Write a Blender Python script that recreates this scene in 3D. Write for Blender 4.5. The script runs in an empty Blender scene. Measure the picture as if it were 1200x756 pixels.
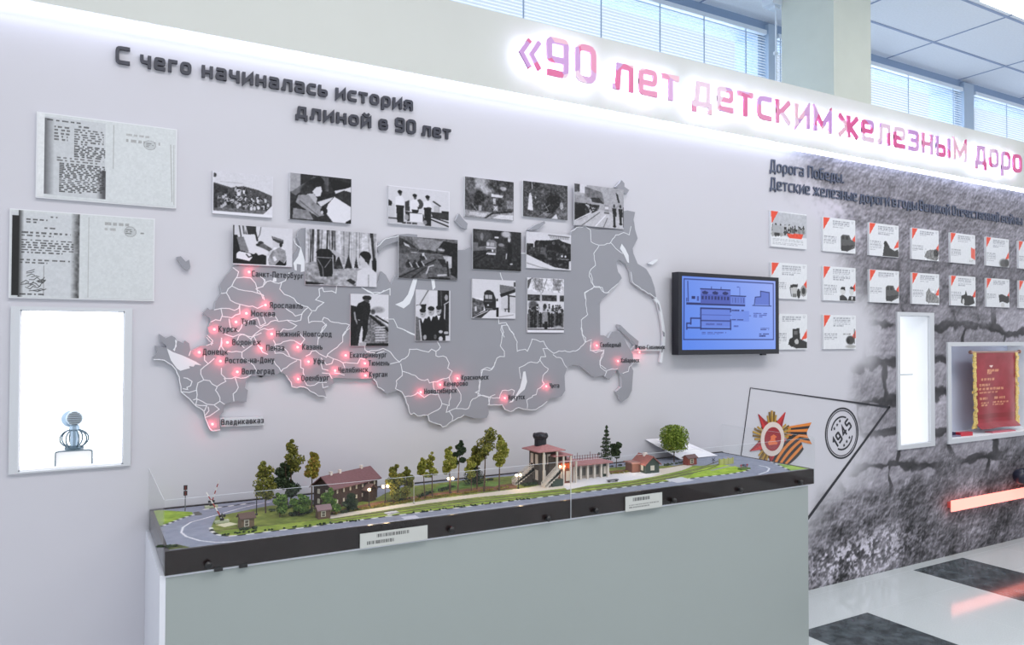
import bpy, bmesh, math, random
import numpy as np
from mathutils import Vector, Matrix
from mathutils.geometry import tessellate_polygon

sc = bpy.context.scene
COL = sc.collection
# ------------------------------------------------------------------ camera (1200 x 756 frame)
FPX, YAW, PITCH, ROLL = 876.3, 0.518273, 0.0184876, 0.00266854
EYE = np.array([0, -3.0, 1.5])
_c, _s = math.cos(YAW), math.sin(YAW)
FW = np.array([_s*math.cos(PITCH), _c*math.cos(PITCH), math.sin(PITCH)])
_R = np.array([_c, -_s, 0.0]); _U = np.cross(_R, FW)
RT = _R*math.cos(ROLL) + _U*math.sin(ROLL); UP = np.cross(RT, FW)
cd = bpy.data.cameras.new('camera'); cam = bpy.data.objects.new('camera', cd); COL.objects.link(cam)
cd.sensor_width = 36.0; cd.lens = FPX*36.0/1200.0; cd.clip_start = .05
M = Matrix.Identity(4)
for i in range(3):
    M[i][0] = RT[i]; M[i][1] = UP[i]; M[i][2] = -FW[i]; M[i][3] = EYE[i]
cam.matrix_world = M
sc.camera = cam
sc.view_settings.view_transform = 'Standard'; sc.view_settings.look = 'None'
sc.view_settings.gamma = 1; sc.view_settings.use_curve_mapping = False
sc.view_settings.exposure = 0.0

# ------------------------------------------------------------------ world and lights
w = bpy.data.worlds.new('daylight'); sc.world = w; w.use_nodes = True
bg = w.node_tree.nodes['Background']; bg.inputs[0].default_value = (.88, .905, .965, 1); bg.inputs[1].default_value = .95
def area(name, loc, sx, sy, power, col=(1, 1, 1), target=None):
    l = bpy.data.lights.new(name, 'AREA'); l.shape = 'RECTANGLE'; l.size = sx; l.size_y = sy; l.energy = power; l.color = col
    o = bpy.data.objects.new(name, l); COL.objects.link(o); o.location = loc
    if target is not None:
        o.rotation_euler = (Vector(target)-Vector(loc)).to_track_quat('-Z', 'Y').to_euler()
    return o
area('ceiling_lamp_light', (.6, -2.6, 4.05), 3.0, 1.2, 80, (1, .96, .93))
area('ceiling_lamp_light', (4.6, -2.6, 4.05), 3.0, 1.2, 80, (1, .96, .93))
area('window_daylight', (6.0, 2.6, 3.6), 10.0, 2.2, 250, (.84, .91, 1), (6.0, 0, 3.3))

# ------------------------------------------------------------------ helpers
def ray(u, v): return FW + RT*(u-600)/FPX - UP*(v-378)/FPX
def onY(u, v, y=0.0):
    d = ray(u, v); return EYE + d*((y-EYE[1])/d[1])
def onZ(u, v, z=0.0):
    d = ray(u, v); return EYE + d*((z-EYE[2])/d[2])
def height_at(p, v):           # height above p's base of a point seen at image row v over p
    dep = (np.array(p)-EYE) @ FW
    u = 600+FPX*((np.array(p)-EYE) @ RT)/dep
    return EYE[2]+ray(u, v)[2]*dep - p[2]
def px(p): # metres per pixel at p
    return ((np.array(p)-EYE) @ FW)/FPX
def lin(c):
    if isinstance(c, (int, float)): c = (c, c, c)
    return tuple(((x/255)/12.92 if x/255 <= .04045 else ((x/255+.055)/1.055)**2.4) for x in c)
MATS = {}
def mat(name, col, rough=.5, metal=0.0, emit=0.0, ecol=None, spec=.5, noise=0.0, nscale=40.0, bump=0.0):
    """procedural principled material: base colour with a soft noise variation"""
    if name in MATS: return MATS[name]
    m = bpy.data.materials.new(name); m.use_nodes = True; nt = m.node_tree; b = nt.nodes['Principled BSDF']
    c = lin(col)
    b.inputs['Base Color'].default_value = (*c, 1); b.inputs['Roughness'].default_value = rough
    b.inputs['Metallic'].default_value = metal; b.inputs['Specular IOR Level'].default_value = spec
    if emit:
        b.inputs['Emission Color'].default_value = (*lin(ecol if ecol else col), 1); b.inputs['Emission Strength'].default_value = emit
    if noise or bump:
        tc = nt.nodes.new('ShaderNodeTexCoord'); n = nt.nodes.new('ShaderNodeTexNoise')
        n.inputs['Scale'].default_value = nscale; n.inputs['Detail'].default_value = 4
        nt.links.new(tc.outputs['Object'], n.inputs['Vector'])
        if noise:
            r = nt.nodes.new('ShaderNodeValToRGB')
            r.color_ramp.elements[0].position = .3; r.color_ramp.elements[1].position = .7
            r.color_ramp.elements[0].color = tuple(max(0, x*(1-noise)) for x in c)+(1,)
            r.color_ramp.elements[1].color = tuple(min(1, x*(1+noise)) for x in c)+(1,)
            nt.links.new(n.outputs['Fac'], r.inputs['Fac']); nt.links.new(r.outputs['Color'], b.inputs['Base Color'])
        if bump:
            bp = nt.nodes.new('ShaderNodeBump'); bp.inputs['Strength'].default_value = bump; bp.inputs['Distance'].default_value = .01
            nt.links.new(n.outputs['Fac'], bp.inputs['Height']); nt.links.new(bp.outputs['Normal'], b.inputs['Normal'])
    MATS[name] = m; return m
def print_mat(name, rough=.5, emit=0.0, spec=.3):
    """printed surface: ink colours stored on the mesh"""
    if name in MATS: return MATS[name]
    m = bpy.data.materials.new(name); m.use_nodes = True; nt = m.node_tree; b = nt.nodes['Principled BSDF']
    a = nt.nodes.new('ShaderNodeVertexColor'); a.layer_name = 'ink'
    b.inputs['Roughness'].default_value = rough; b.inputs['Specular IOR Level'].default_value = spec
    if emit:
        b.inputs['Base Color'].default_value = (.01, .01, .012, 1)
        nt.links.new(a.outputs['Color'], b.inputs['Emission Color']); b.inputs['Emission Strength'].default_value = emit
    else: nt.links.new(a.outputs['Color'], b.inputs['Base Color'])
    MATS[name] = m; return m
def glass_mat(name, tint=(1, 1, 1), gloss=.06):
    m = bpy.data.materials.new(name); m.use_nodes = True; nt = m.node_tree; nt.nodes.clear()
    o = nt.nodes.new('ShaderNodeOutputMaterial'); mx = nt.nodes.new('ShaderNodeMixShader'); t = nt.nodes.new('ShaderNodeBsdfTransparent')
    g = nt.nodes.new('ShaderNodeBsdfGlossy'); lw = nt.nodes.new('ShaderNodeLayerWeight'); pw = nt.nodes.new('ShaderNodeMath'); pw.operation = 'POWER'; pw.inputs[1].default_value = 4
    fr = nt.nodes.new('ShaderNodeMath'); fr.operation = 'MULTIPLY_ADD'; fr.inputs[1].default_value = .3; fr.inputs[2].default_value = .018
    nt.links.new(lw.outputs['Facing'], pw.inputs[0]); nt.links.new(pw.outputs[0], fr.inputs[0])
    t.inputs[0].default_value = (*tint, 1); g.inputs['Roughness'].default_value = .03
    nt.links.new(fr.outputs[0], mx.inputs[0]); nt.links.new(t.outputs[0], mx.inputs[1]); nt.links.new(g.outputs[0], mx.inputs[2])
    nt.links.new(mx.outputs[0], o.inputs[0]); return m

class MB:
    """collects shapes into one mesh"""
    def __init__(s): s.v = []; s.f = []; s.mi = []
    def add(s, vs, fs, mi=0):
        n = len(s.v); s.v += [tuple(map(float, p)) for p in vs]; s.f += [tuple(i+n for i in f) for f in fs]; s.mi += [mi]*len(fs)
    def box(s, x0, x1, y0, y1, z0, z1, mi=0):
        s.add([(x0,y0,z0),(x1,y0,z0),(x1,y1,z0),(x0,y1,z0),(x0,y0,z1),(x1,y0,z1),(x1,y1,z1),(x0,y1,z1)],
              [(0,3,2,1),(4,5,6,7),(0,1,5,4),(1,2,6,5),(2,3,7,6),(3,0,4,7)], mi)
    def obox(s, c, ax, ay, az, mi=0):       # oriented box: half-axes
        c, ax, ay, az = map(np.array, (c, ax, ay, az))
        P = [c+i*ax+j*ay+k*az for k in (-1,1) for (i,j) in ((-1,-1),(1,-1),(1,1),(-1,1))]
        s.add(P, [(0,3,2,1),(4,5,6,7),(0,1,5,4),(1,2,6,5),(2,3,7,6),(3,0,4,7)], mi)
    def tube(s, a, b, r0, r1=None, n=8, mi=0, caps=True):
        r1 = r0 if r1 is None else r1
        a = np.array(a, float); b = np.array(b, float); d = b-a; L = np.linalg.norm(d)
        if L < 1e-9: return
        d /= L; q = np.array([0, 0, 1.]) if abs(d[2]) < .9 else np.array([1., 0, 0])
        e = np.cross(d, q); e /= np.linalg.norm(e); g = np.cross(d, e)
        vs = [a+r0*(math.cos(t)*e+math.sin(t)*g) for t in [2*math.pi*i/n for i in range(n)]]
        vs += [b+r1*(math.cos(t)*e+math.sin(t)*g) for t in [2*math.pi*i/n for i in range(n)]]
        fs = [(i, n+i, n+(i+1) % n, (i+1) % n) for i in range(n)]
        if caps: fs += [tuple(range(n)), tuple(range(2*n-1, n-1, -1))]
        s.add(vs, fs, mi)
    def path(s, pts, r, n=6, mi=0):
        for a, b in zip(pts[:-1], pts[1:]): s.tube(a, b, r, r, n, mi)
        for p in pts[1:-1]: s.ball(p, r, 6, 4, mi)
    def lathe(s, c, prof, n=16, mi=0, axis='z'):      # prof: list of (r, h)
        vs = []; m = len(prof)
        for r, h in prof:
            for i in range(n):
                t = 2*math.pi*i/n
                p = (r*math.cos(t), r*math.sin(t), h) if axis == 'z' else (r*math.cos(t), -h, r*math.sin(t))
                vs.append((c[0]+p[0], c[1]+p[1], c[2]+p[2]))
        fs = [(j*n+i, j*n+(i+1) % n, (j+1)*n+(i+1) % n, (j+1)*n+i) for j in range(m-1) for i in range(n)]
        fs += [tuple(range(n-1, -1, -1)), tuple(range((m-1)*n, m*n))]
        s.add(vs, fs, mi)
    def ball(s, c, r, n=10, m=6, mi=0, sz=1.0):
        s.lathe(c, [(max(1e-4, r*math.sin(math.pi*j/m)), -r*sz*math.cos(math.pi*j/m)) for j in range(m+1)], n, mi)
    def plate(s, poly, y0, y1, mi=0, mi_side=None):   # polygon of (x, z) extruded from y0 (front) back to y1
        mi_side = mi if mi_side is None else mi_side
        n = len(poly); ar = sum(poly[i][0]*poly[(i+1) % n][1]-poly[(i+1) % n][0]*poly[i][1] for i in range(n))
        if ar < 0: poly = poly[::-1]
        tri = tessellate_polygon([[Vector((p[0], p[1], 0)) for p in poly]])
        s.add([(p[0], y0, p[1]) for p in poly], [tuple(t) if _ccw(poly, t) else tuple(t[::-1]) for t in tri], mi)
        s.add([(p[0], y1, p[1]) for p in poly], [tuple(t[::-1]) if _ccw(poly, t) else tuple(t) for t in tri], mi)
        s.add([(p[0], y, p[1]) for p in poly for y in (y0, y1)], [(2*i, 2*i+1, 2*((i+1) % n)+1, 2*((i+1) % n)) for i in range(n)], mi_side)
    def build(s, name, m, parent=None, smooth=False):
        me = bpy.data.meshes.new(name); me.from_pydata(s.v, [], s.f)
        for k in (m if isinstance(m, (list, tuple)) else [m]): me.materials.append(k)
        me.polygons.foreach_set('material_index', s.mi)
        if smooth: me.polygons.foreach_set('use_smooth', [True]*len(s.f))
        me.update()
        o = bpy.data.objects.new(name, me); COL.objects.link(o)
        if parent is not None: o.parent = parent
        return o
def _ccw(p, t):
    a, b, c = (p[i] for i in t); return (b[0]-a[0])*(c[1]-a[1])-(c[0]-a[0])*(b[1]-a[1]) > 0
def tag(o, label, cat, group=None, kind=None):
    o['label'] = label; o['category'] = cat
    if group: o['group'] = group
    if kind: o['kind'] = kind
    return o
def thing(name, label, cat, loc=(0, 0, 0), group=None, rz=0.0):
    o = bpy.data.objects.new(name, None); COL.objects.link(o); o.location = loc; o.rotation_euler = (0, 0, rz); o.empty_display_size = .05
    return tag(o, label, cat, group)
def struct(o): o['kind'] = 'structure'; return o
def rng(seed): return np.random.default_rng(seed)
def fbm(h, w, base, octs, seed, gain=.5, ridged=False):
    r = rng(seed); out = np.zeros((h, w)); amp = 1.0; tot = 0
    for o in range(octs):
        n = base*2**o; gw = max(2, int(n)+2); gh = max(2, int(n*h/w)+2)
        g = r.random((gh, gw))
        yy = np.linspace(0, gh-1.001, h); xx = np.linspace(0, gw-1.001, w)
        y0 = yy.astype(int); x0 = xx.astype(int); fy = (yy-y0)[:, None]; fx = (xx-x0)[None, :]
        fy = fy*fy*(3-2*fy); fx = fx*fx*(3-2*fx)
        a = g[y0][:, x0]; b = g[y0][:, np.minimum(x0+1, gw-1)]; c = g[np.minimum(y0+1, gh-1)][:, x0]; d = g[np.minimum(y0+1, gh-1)][:, np.minimum(x0+1, gw-1)]
        k = (a*(1-fx)+b*fx)*(1-fy)+(c*(1-fx)+d*fx)*fy
        if ridged: k = 1-abs(2*k-1)
        out += amp*k; tot += amp; amp *= gain
    return out/tot

class Ink:
    """a small painter: fills polygons, ellipses and lines of a print, then lays the print out as a coloured grid mesh"""
    def __init__(s, w, h, bg=230):
        s.w, s.h = w, h; s.a = np.empty((h, w, 3)); s.a[:] = bg if not np.isscalar(bg) else (bg, bg, bg)
        s.X, s.Y = np.meshgrid(np.linspace(0, 1, w), np.linspace(0, 1, h)); s.asp = h/w
    def put(s, m, c):
        c = np.array((c, c, c) if np.isscalar(c) else c, float); m = np.clip(m, 0, 1)[..., None]; s.a = s.a*(1-m)+c*m
    def rect(s, x0, y0, x1, y1, c): s.put(((s.X >= x0) & (s.X <= x1) & (s.Y >= y0) & (s.Y <= y1)).astype(float), c)
    def mask(s, pts):
        m = np.zeros(s.X.shape, bool); n = len(pts)
        for i in range(n):
            (ax, ay), (bx, by) = pts[i], pts[(i+1) % n]
            if ay == by: continue
            c = ((ay > s.Y) != (by > s.Y)) & (s.X < (bx-ax)*(s.Y-ay)/(by-ay)+ax); m ^= c
        return m
    def poly(s, pts, c): s.put(s.mask(pts).astype(float), c)
    def ell(s, x, y, rx, ry, c, soft=0.0):
        d = np.sqrt(((s.X-x)/rx)**2+((s.Y-y)/ry)**2)
        s.put((d <= 1).astype(float) if soft == 0 else np.clip((1-d)/soft+.5, 0, 1), c)
    def line(s, pts, c, wd=.01):
        for (ax, ay), (bx, by) in zip(pts[:-1], pts[1:]):
            dx, dy = bx-ax, (by-ay)*s.asp; L = dx*dx+dy*dy+1e-12
            t = np.clip(((s.X-ax)*dx+(s.Y-ay)*s.asp*dy)/L, 0, 1)
            d = np.hypot(s.X-ax-t*dx, (s.Y-ay)*s.asp-t*dy)
            s.put(np.clip((wd/2-d)*s.w+.5, 0, 1), c)
    def noise(s, amp, base=30, octs=3, seed=1, mask=None):
        n = (fbm(s.h, s.w, base, octs, seed)-.5)*2*amp
        if mask is not None: n = n*mask
        s.a = np.clip(s.a+n[..., None], 0, 255)
    def text(s, x0, y0, x1, y1, n, c, seed=0, fill=.6, wmax=.1):
        r = rng(seed); dy = (y1-y0)/n
        for k in range(n):
            x = x0; y = y0+k*dy; end = x1 if k < n-1 else x0+(x1-x0)*(.4+.5*r.random())
            while x < end:
                wd = min(end-x, wmax*(.2+.8*r.random())); m = (s.X >= x) & (s.X <= x+wd) & (s.Y >= y) & (s.Y <= y+dy*fill)
                s.put(m*(.45+.55*r.random(s.X.shape)), c); x += wd+min(.012, wmax*.25)*(1+r.random())
    def crowd(s, x0, x1, y0, y1, n, seed, lo=40, hi=215, r=.03, body=2.2):
        g = rng(seed)
        for y in np.sort(g.uniform(y0, y1, n)):
            x = g.uniform(x0, x1); c = hi-g.uniform(0, 50) if g.random() < .55 else lo+g.uniform(0, 40)
            s.ell(x, y+r*body/s.asp*.8, r*1.05, r*body/s.asp*.7, c); s.ell(x, y, r*.55, r*.7/s.asp, g.choice([185, 60, 150]))
            s.ell(x, y-r*.5/s.asp, r*.5, r*.4/s.asp, 45)
    def mesh(s, name, P, m, parent, hole=None):   # P(x, y) -> world points for arrays in 0..1, y down
        X = s.X.ravel(); Y = s.Y.ravel(); co = np.stack(P(X, Y), 1)
        i = np.arange((s.h-1)*(s.w-1)); q = (i//(s.w-1))*s.w+i % (s.w-1)
        F = np.stack([q+s.w, q+s.w+1, q+1, q], 1)
        if hole is not None: F = F[~hole(X[q]+.5/(s.w-1), Y[q]+.5/(s.h-1))]
        me = bpy.data.meshes.new(name); me.vertices.add(len(co)); me.vertices.foreach_set('co', co.astype(np.float32).ravel())
        me.loops.add(F.size); me.loops.foreach_set('vertex_index', F.astype(np.int32).ravel())
        me.polygons.add(len(F)); me.polygons.foreach_set('loop_start', np.arange(0, F.size, 4, dtype=np.int32))
        me.update(calc_edges=True)
        ca = me.color_attributes.new('ink', 'FLOAT_COLOR', 'POINT'); a = np.clip(s.a, 0, 255)/255
        a = np.where(a <= .04045, a/12.92, ((a+.055)/1.055)**2.4); a = np.concatenate([a.reshape(-1, 3), np.ones((len(co), 1))], 1)
        ca.data.foreach_set('color', a.astype(np.float32).ravel())
        me.materials.append(m); o = bpy.data.objects.new(name, me); COL.objects.link(o)
        if parent is not None: o.parent = parent
        return o

# ------------------------------------------------------------------ lettering (own squarish strokes, Cyrillic)
# each glyph: (width, box 'x' or 'c', strokes); stroke points in fractions of the centre-line box, 'O' = closed
G = {
 'а': (.8,'x',[[(.08,1),(1,1),(1,0)],[(1,.5),(0,.5),(0,0),(1,0)]]), 'б': (.8,'c',[[(.95,1),(0,.93),(0,0),(1,0),(1,.62),(0,.62)]]),
 'в': (.8,'x',[[(0,.5),(.9,.5),(.9,1),(0,1),(0,0),(1,0),(1,.5),(.9,.5)]]), 'г': (.66,'x',[[(0,0),(0,1),(1,1)]]),
 'д': (.92,'x',[[(0,-.3),(0,0),(1,0),(1,-.3)],[(.14,0),(.26,1),(.86,1),(.86,0)]]), 'е': (.8,'x',[[(1,0),(0,0),(0,1),(1,1),(1,.48),(0,.48)]]),
 'ж': (1.2,'x',[[(.5,0),(.5,1)],[(0,1),(.42,.5),(0,0)],[(1,1),(.58,.5),(1,0)],[(.4,.5),(.6,.5)]]), 'з': (.74,'x',[[(0,1),(1,1),(1,.52),(.3,.52)],[(1,.52),(1,0),(0,0)]]),
 'и': (.84,'x',[[(0,1),(0,0),(1,1),(1,0)]]), 'й': (.84,'x',[[(0,1),(0,0),(1,1),(1,0)],[(.22,1.42),(.36,1.3),(.64,1.3),(.78,1.42)]]),
 'к': (.8,'x',[[(0,0),(0,1)],[(.95,1),(.3,.5),(1,0)],[(0,.5),(.3,.5)]]), 'л': (.86,'x',[[(0,0),(.14,0),(.24,1),(1,1),(1,0)]]),
 'м': (1.05,'x',[[(0,0),(0,1),(.5,.22),(1,1),(1,0)]]), 'н': (.82,'x',[[(0,0),(0,1)],[(1,0),(1,1)],[(0,.5),(1,.5)]]),
 'о': (.82,'x',['O',[(0,0),(0,1),(1,1),(1,0)]]), 'п': (.82,'x',[[(0,0),(0,1),(1,1),(1,0)]]),
 'р': (.82,'x',[[(0,-.42),(0,1),(1,1),(1,0),(0,0)]]), 'с': (.74,'x',[[(1,1),(0,1),(0,0),(1,0)]]), 'т': (.76,'x',[[(0,1),(1,1)],[(.5,1),(.5,0)]]),
 'у': (.8,'x',[[(0,1),(.48,.05)],[(1,1),(.38,-.42),(0,-.42)]]), 'ф': (1.1,'x',['O',[(0,0),(0,1),(1,1),(1,0)],[(.5,-.42),(.5,1.42)]]),
 'ц': (.9,'x',[[(0,1),(0,0),(.9,0),(.9,1)],[(.9,0),(1,0),(1,-.3)]]), 'ч': (.78,'x',[[(0,1),(0,.42),(1,.42)],[(1,1),(1,0)]]),
 'ы': (1.1,'x',[[(0,1),(0,0),(.6,0),(.6,.52),(0,.52)],[(1,0),(1,1)]]), 'ь': (.78,'x',[[(0,1),(0,0),(1,0),(1,.52),(0,.52)]]),
 'ю': (1.15,'x',[[(0,0),(0,1)],[(0,.5),(.38,.5)],'O',[(.38,0),(.38,1),(1,1),(1,0)]]), 'я': (.8,'x',[[(1,0),(1,1),(0,1),(0,.46),(1,.46)],[(.45,.46),(0,0)]]),
 'х': (.8,'x',[[(0,1),(1,0)],[(1,1),(0,0)]]), 'С': (.86,'c',[[(1,1),(0,1),(0,0),(1,0)]]), 'Д': (1.,'c',[[(0,-.2),(0,0),(1,0),(1,-.2)],[(.14,0),(.28,1),(.86,1),(.86,0)]]),
 'П': (.9,'c',[[(0,0),(0,1),(1,1),(1,0)]]), 'В': (.88,'c',[[(0,.54),(.92,.54),(.92,1),(0,1),(0,0),(1,0),(1,.54),(.9,.54)]]), 'О': (.94,'c',['O',[(0,0),(0,1),(1,1),(1,0)]]),
 'Я': (.88,'c',[[(1,0),(1,1),(0,1),(0,.46),(1,.46)],[(.45,.46),(0,0)]]), 'М': (1.1,'c',[[(0,0),(0,1),(.5,.3),(1,1),(1,0)]]), 'Т': (.85,'c',[[(0,1),(1,1)],[(.5,1),(.5,0)]]),
 'К': (.88,'c',[[(0,0),(0,1)],[(.95,1),(.3,.5),(1,0)],[(0,.5),(.3,.5)]]), 'Н': (.9,'c',[[(0,0),(0,1)],[(1,0),(1,1)],[(0,.5),(1,.5)]]), 'Р': (.86,'c',[[(0,0),(0,1),(1,1),(1,.46),(0,.46)]]),
 'У': (.88,'c',[[(0,1),(.5,.35)],[(1,1),(.4,0),(.1,0)]]), 'Е': (.82,'c',[[(1,0),(0,0),(0,1),(1,1)],[(0,.52),(.9,.52)]]), 'Ч': (.84,'c',[[(0,1),(0,.45),(1,.45)],[(1,1),(1,0)]]),
 'И': (.92,'c',[[(0,1),(0,0),(1,1),(1,0)]]), 'Х': (.88,'c',[[(0,1),(1,0)],[(1,1),(0,0)]]), 'Ю': (1.2,'c',[[(0,0),(0,1)],[(0,.5),(.38,.5)],'O',[(.38,0),(.38,1),(1,1),(1,0)]]),
 '9': (.84,'c',[[(1,.42),(0,.42),(0,1),(1,1),(1,0),(.05,0)]]), '0': (.84,'c',['O',[(0,0),(0,1),(1,1),(1,0)]]), '1': (.5,'c',[[(.1,.8),(1,1),(1,0)]]),
 '4': (.86,'c',[[(.75,0),(.75,1),(0,.28),(1,.28)]]), '5': (.84,'c',[[(1,1),(0,1),(0,.56),(1,.56),(1,0),(0,0)]]),
 '.': (.2,'x',[[(0,0),(.5,0)]]), '-': (.5,'x',[[(0,.48),(1,.48)]]), '«': (.95,'x',[[(.42,1.12),(0,.62),(.42,.12)],[(1,1.12),(.58,.62),(1,.12)]]), ' ': (.45,'x',[]),
}
def fillet(pts, closed, r):
    out = []; n = len(pts)
    for i, p in enumerate(pts):
        if not closed and i in (0, n-1): out.append(p); continue
        a, b = pts[i-1], pts[(i+1) % n]
        da = np.array(a)-p; db = np.array(b)-p; la = np.linalg.norm(da); lb = np.linalg.norm(db)
        k = min(r, la*.45, lb*.45); A = np.array(p)+da/la*k; B = np.array(p)+db/lb*k
        if np.dot(da, db)/(la*lb) < -.2 and False: out.append(p); continue
        for t in (0, .33, .67, 1): out.append(tuple((1-t)**2*A+2*t*(1-t)*np.array(p)+t*t*B))
    return out
ROUND = set('абвезорсфьыюячуйСВОРЯЮУ905') - set('й')
def glyph_strokes(ch, xh, t, sx):
    """centre lines in metres, origin at the left end of the base line"""
    wd, bx, st = G[ch]; W = wd*xh*sx; H = xh if bx == 'x' else xh*1.38; res = []; closed = False
    for q in st:
        if q == 'O': closed = True; continue
        pts = [(t/2+x*(W-t), t/2+y*(H-t)) for x, y in q]
        res.append((fillet(pts, closed, (.13 if ch in 'ваезяыьВбЯР95' else .24)*xh) if ch in ROUND else pts, closed)); closed = False
    return W, res
DZ = .00004      # later strokes sit a hair deeper so that crossings never coincide
def stroke_mesh(mb, pts, closed, t, ox, oz, y0, y1, rot=0.0, mi=0):
    """mitred ribbon along pts, extruded from y0 to y1; free ends are square"""
    P = [np.array(p, float) for p in pts]; n = len(P)
    if not closed:
        d = P[1]-P[0]; P[0] = P[0]-d/np.linalg.norm(d)*t/2; d = P[-1]-P[-2]; P[-1] = P[-1]+d/np.linalg.norm(d)*t/2
    L, Rr = [], []
    for i in range(n):
        a = P[i-1] if (closed or i > 0) else None; b = P[(i+1) % n] if (closed or i < n-1) else None
        d1 = (P[i]-a) if a is not None else (b-P[i]); d2 = (b-P[i]) if b is not None else (P[i]-a)
        d1 = d1/(np.linalg.norm(d1)+1e-12); d2 = d2/(np.linalg.norm(d2)+1e-12)
        n1 = np.array([-d1[1], d1[0]]); n2 = np.array([-d2[1], d2[0]]); m = n1+n2; q = np.linalg.norm(m)
        m = n1 if q < 1e-6 else m/q; k = t/2/max(.35, float(m @ n1))
        L.append(P[i]+m*k); Rr.append(P[i]-m*k)
    dz = min(DZ, .0004/n); c, s_ = math.cos(rot), math.sin(rot)
    T = lambda p, y: (ox+c*p[0]-s_*p[1], y, oz+s_*p[0]+c*p[1])
    vs = []
    for i in range(n): vs += [T(L[i], y0+i*dz), T(Rr[i], y0+i*dz), T(L[i], y1), T(Rr[i], y1)]
    fs = []
    for i in range(n if closed else n-1):
        a = 4*i; b = 4*((i+1) % n)
        fs += [(a, a+1, b+1, b), (a+2, b+2, b+3, a+3), (a, b, b+2, a+2), (a+1, a+3, b+3, b+1)]
    if not closed: a = 4*(n-1); fs += [(0, 2, 3, 1), (a, a+1, a+3, a+2)]
    mb.add(vs, fs, mi)
def text_width(txt, xh, sp): return sum(G[c][0]*xh for c in txt)+sp*xh*(len(txt)-1)
def write(mb, txt, x0, x1, zb, xh, t, y0, y1, sp=.2):
    sx = (x1-x0)/text_width(txt, xh, sp); x = x0
    for ch in txt:
        W, st = glyph_strokes(ch, xh, t, sx)
        for i, (pts, cl) in enumerate(st): stroke_mesh(mb, pts, cl, t, x, zb, y0+i*.00037, y1)
        x += W+sp*xh*sx
# ================================================================== the room
WALLC = 205
wall_m = print_mat('painted_wall', .55, spec=.25)
def XZ(u, v, y=0.0): p = onY(u, v, y); return p[0], p[2]
def rect_px(u0, v0, u1, v1, y=0.0):       # upper-left and lower-right corners -> x0, x1, z0, z1
    a = onY(u0, v0, y); b = onY(u1, v1, y); return a[0], b[0], b[2], a[2]
N1 = (XZ(24, 363)[0], XZ(144, 544)[0], XZ(144, 544)[1], XZ(24, 363)[1])
N2 = (XZ(1052.8, 369.7)[0], XZ(1088.9, 518)[0], XZ(1053, 522)[1], XZ(1052.8, 369.7)[1])
N3 = (XZ(1112.8, 405.8)[0], 6.42, XZ(1112.8, 515.5)[1], XZ(1112.8, 405.8)[1])
N3H = (N3[0], N3[1], N3[2], N3[3]+.02)
def holed(x0, x1, z0, z1, hole, name, bgcol):
    xs = [x0, hole[0], hole[1], x1]; zs = [z0, hole[2], hole[3], z1]; mb = MB()
    for i in range(3):
        for j in range(3):
            if i == 1 and j == 1: continue
            mb.add([(xs[i],0,zs[j]),(xs[i+1],0,zs[j]),(xs[i+1],0,zs[j+1]),(xs[i],0,zs[j+1])], [(0,1,2,3)])
    mb.add([(x0,.3,z0),(x1,.3,z0),(x1,.3,z1),(x0,.3,z1)], [(3,2,1,0)])
    mb.add([(x0,0,z0),(x0,.3,z0),(x0,.3,z1),(x0,0,z1)], [(3,2,1,0)])
    mb.add([(x0,0,z1),(x1,0,z1),(x1,.3,z1),(x0,.3,z1)], [(0,1,2,3)])
    o = mb.build(name, wall_m)
    ca = o.data.color_attributes.new('ink', 'FLOAT_COLOR', 'POINT')
    for d in ca.data: d.color = (*lin(bgcol), 1)
    return o
WCOL = (WALLC, WALLC-1, WALLC+6)
MX0, MX1, MZ1 = 3.35, 6.9, 2.66
struct(holed(-2.6, MX0, 0, 2.96, N1, 'wall_back', WCOL))
mb = MB(); mb.box(MX0, 9.5, .3, .32, 0, 2.96); mb.box(MX1, 9.5, 0, .3, 0, 2.66); mb.box(MX0, 9.5, 0, .3, MZ1, 2.96)
o = mb.build('wall_right', wall_m); struct(o)
ca = o.data.color_attributes.new('ink', 'FLOAT_COLOR', 'POINT')
for d in ca.data: d.color = (*lin(WCOL), 1)

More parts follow.
